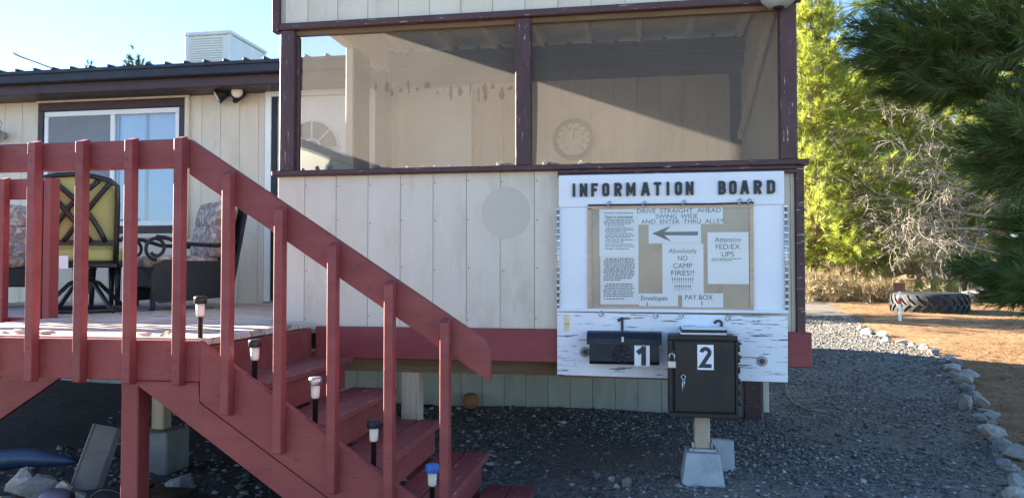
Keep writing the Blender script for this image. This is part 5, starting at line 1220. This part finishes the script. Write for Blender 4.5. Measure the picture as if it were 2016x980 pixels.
# dead, twiggy pine
def dead_tree():
    rs = np.random.default_rng(5); base = np.array(gbase(1992, 19.5)); t = thing('dead_branched_pine', base, 'pine trunk with a tangle of bare sunlit grey twigs above the tyre', 'tree')
    mb = MB(); tp = [base + np.array(v) for v in ((0, 0, -.1), (.0, 0, .5), (-.12, .05, 1.2), (-.22, .1, 2.0), (-.1, .1, 3.2), (.05, .15, 5.0))]; mb.tube(tp, [.21, .17, .15, .13, .10, .04], 10); mb.build('trunk', M['bark'], t)
    segs = []
    def grow(p, d, L, r, lvl):
        n = (6, 5, 4, 3)[lvl]; q = p.copy(); dd = d.copy()
        for i in range(n):
            dd = dd + rs.normal(0, (.12, .2, .28, .3)[lvl], 3); dd[2] -= (.0, .04, .07, .08)[lvl]; dd /= np.linalg.norm(dd); q2 = q + dd * L / n; ra = r * (1 - .75 * i / n); segs.append((q, q2, ra, r * (1 - .75 * (i + 1) / n))); q = q2
            if lvl < 3:
                for _ in range((2, 2, 1)[lvl] if rs.random() < .8 else 1):
                    s = dd * .8 + rs.normal(0, .5, 3); s /= np.linalg.norm(s); grow(q.copy(), s, L * rs.uniform(.32, .55), max(ra * .45, .0055), lvl + 1)
    for (z, dx, dy, dz, L) in ((2.2, -1, -.2, .05, 2.4), (1.8, -1, -.3, .0, 2.3), (2.8, -1, -.1, .2, 2.2), (3.2, -.8, -.4, .25, 1.7), (1.4, -1, .2, .1, 2.3), (2.5, -.7, -.5, .1, 1.5), (1.2, -.9, -.2, .08, 1.9)):
        d = np.array([dx, dy, dz]); d /= np.linalg.norm(d); grow(base + np.array([-.12, .05, z]), d, L * 1.35, .04, 0)
    V, F = np_tubes(segs, 3); np_obj('twigs', V, F, M['deadwood'], t, True, origin=base)
dead_tree()
# low brush along the far edge
def brush(px, depth, h, r, label, m, seed):
    rs = np.random.default_rng(seed); b = np.array(gbase(px, depth)); k = 260
    C = b + np.stack([rs.normal(0, r * .5, k), rs.normal(0, r * .4, k), rs.random(k) ** 1.4 * h], -1); D = np.stack([rs.normal(0, .5, k), rs.normal(0, .5, k), np.ones(k)], -1); D /= np.linalg.norm(D, axis=1)[:, None]
    t = thing('shrub', b, label, 'shrub', 'low shrubs under the pines'); V, F = needles(C, D, 16, .24, .016, .7, seed, .2); np_obj('foliage', V, F, m, t, origin=b)
    segs = [(b + rs.normal(0, .06, 3), c, .012, .004) for c in C[::6]]; V, F = np_tubes(segs, 3); np_obj('stems', V, F, M['deadwood'], t, origin=b)
brush(1615, 20, .8, 1.0, 'dry tan shrub beside the porch corner under the pines', M['dry_grass'], 41)
brush(1680, 21, 1.0, 1.1, 'brown dry shrub between the two nearest pines', M['dry_grass'], 42)
brush(1740, 19.5, .6, 1.0, 'low tan shrub left of the marker stake', M['dry_grass'], 43)
brush(1800, 20.5, .45, 1.1, 'very low yellow-green shrub behind the marker stake', NL, 44)
brush(1870, 22, .9, 1.1, 'tan dry shrub behind the tractor tyre', M['dry_grass'], 45)
# near shaded pine: boughs reach in from the right
def near_pine():
    rs = np.random.default_rng(9); base = np.array((4.3, 5.9, float(ground_z(4.3, 5.9)) - .05)); t = thing('shaded_pine', base, 'dark shaded long needled pine overhanging the right edge of the photo', 'tree')
    mb = MB(); mb.tube([base + np.array(v) for v in ((0, 0, 0), (.05, 0, 1.2), (-.02, .05, 2.6), (.05, .1, 4.4), (.0, .1, 6.0))], [.17, .15, .12, .08, .03], 10); mb.build('trunk', M['bark'], t)
    vols = [((1835, 60), 5.3, (.62, .45, .34), 120, (4.2, 5.9, 2.6)), ((1760, 95), 5.2, (.34, .3, .25), 60, (4.2, 5.9, 2.5)), ((1950, 60), 5.1, (.45, .5, .42), 90, (4.2, 5.9, 2.6)), ((1850, 165), 5.2, (.40, .35, .20), 60, (4.2, 5.9, 2.4)),
            ((1985, 290), 4.9, (.30, .4, .36), 100, (4.2, 5.8, 1.7)), ((2010, 200), 5.2, (.35, .4, .3), 60, (4.2, 5.8, 1.9)), ((2008, 555), 5.0, (.30, .4, .22), 80, (4.2, 5.8, .9)), ((1930, 520), 5.3, (.20, .25, .09), 26, (4.2, 5.8, .9)), ((2030, 430), 5.2, (.25, .3, .4), 70, (4.2, 5.8, 1.3)), ((1900, -60), 5.4, (.9, .6, .3), 110, (4.2, 5.9, 3.0)),
            ((2150, 200), 5.3, (.5, .6, 1.0), 130, (4.2, 5.9, 2.0))]
    segs = []; C = []; D = []
    for (pc, dep, rad, n, root) in vols:
        c = np.array(CL + ray(*pc) * dep); rt = np.array(root); main = c + (c - rt) * .04
        mid = (rt + c) / 2 + np.array([0, 0, -.1]); segs += [(rt, mid, .045, .03), (mid, c, .03, .018), (c, main, .018, .008)]
        for k in range(n):
            off = rs.normal(0, 1, 3); off /= np.linalg.norm(off); off *= rs.random() ** .45; tip = c + off * np.array(rad)
            u = rs.uniform(.35, 1.0); src = mid + (c - mid) * u; ax = (c - rt) / np.linalg.norm(c - rt)
            d = off * .8 + ax * .7 + np.array([0, 0, .15]); d /= np.linalg.norm(d); C.append(tip); D.append(d); st = tip - d * .22
            segs += [(src, st, .008, .006), (st, tip, .006, .004)]
    V, F = np_tubes(segs, 4); np_obj('branches', V, F, M['bark'], t, True, origin=base)
    V, F = needles(np.array(C), np.array(D), 105, .15, .0062, .62, 10, .26); np_obj('crown', V, F, M['needle_near'], t, origin=base)
near_pine()
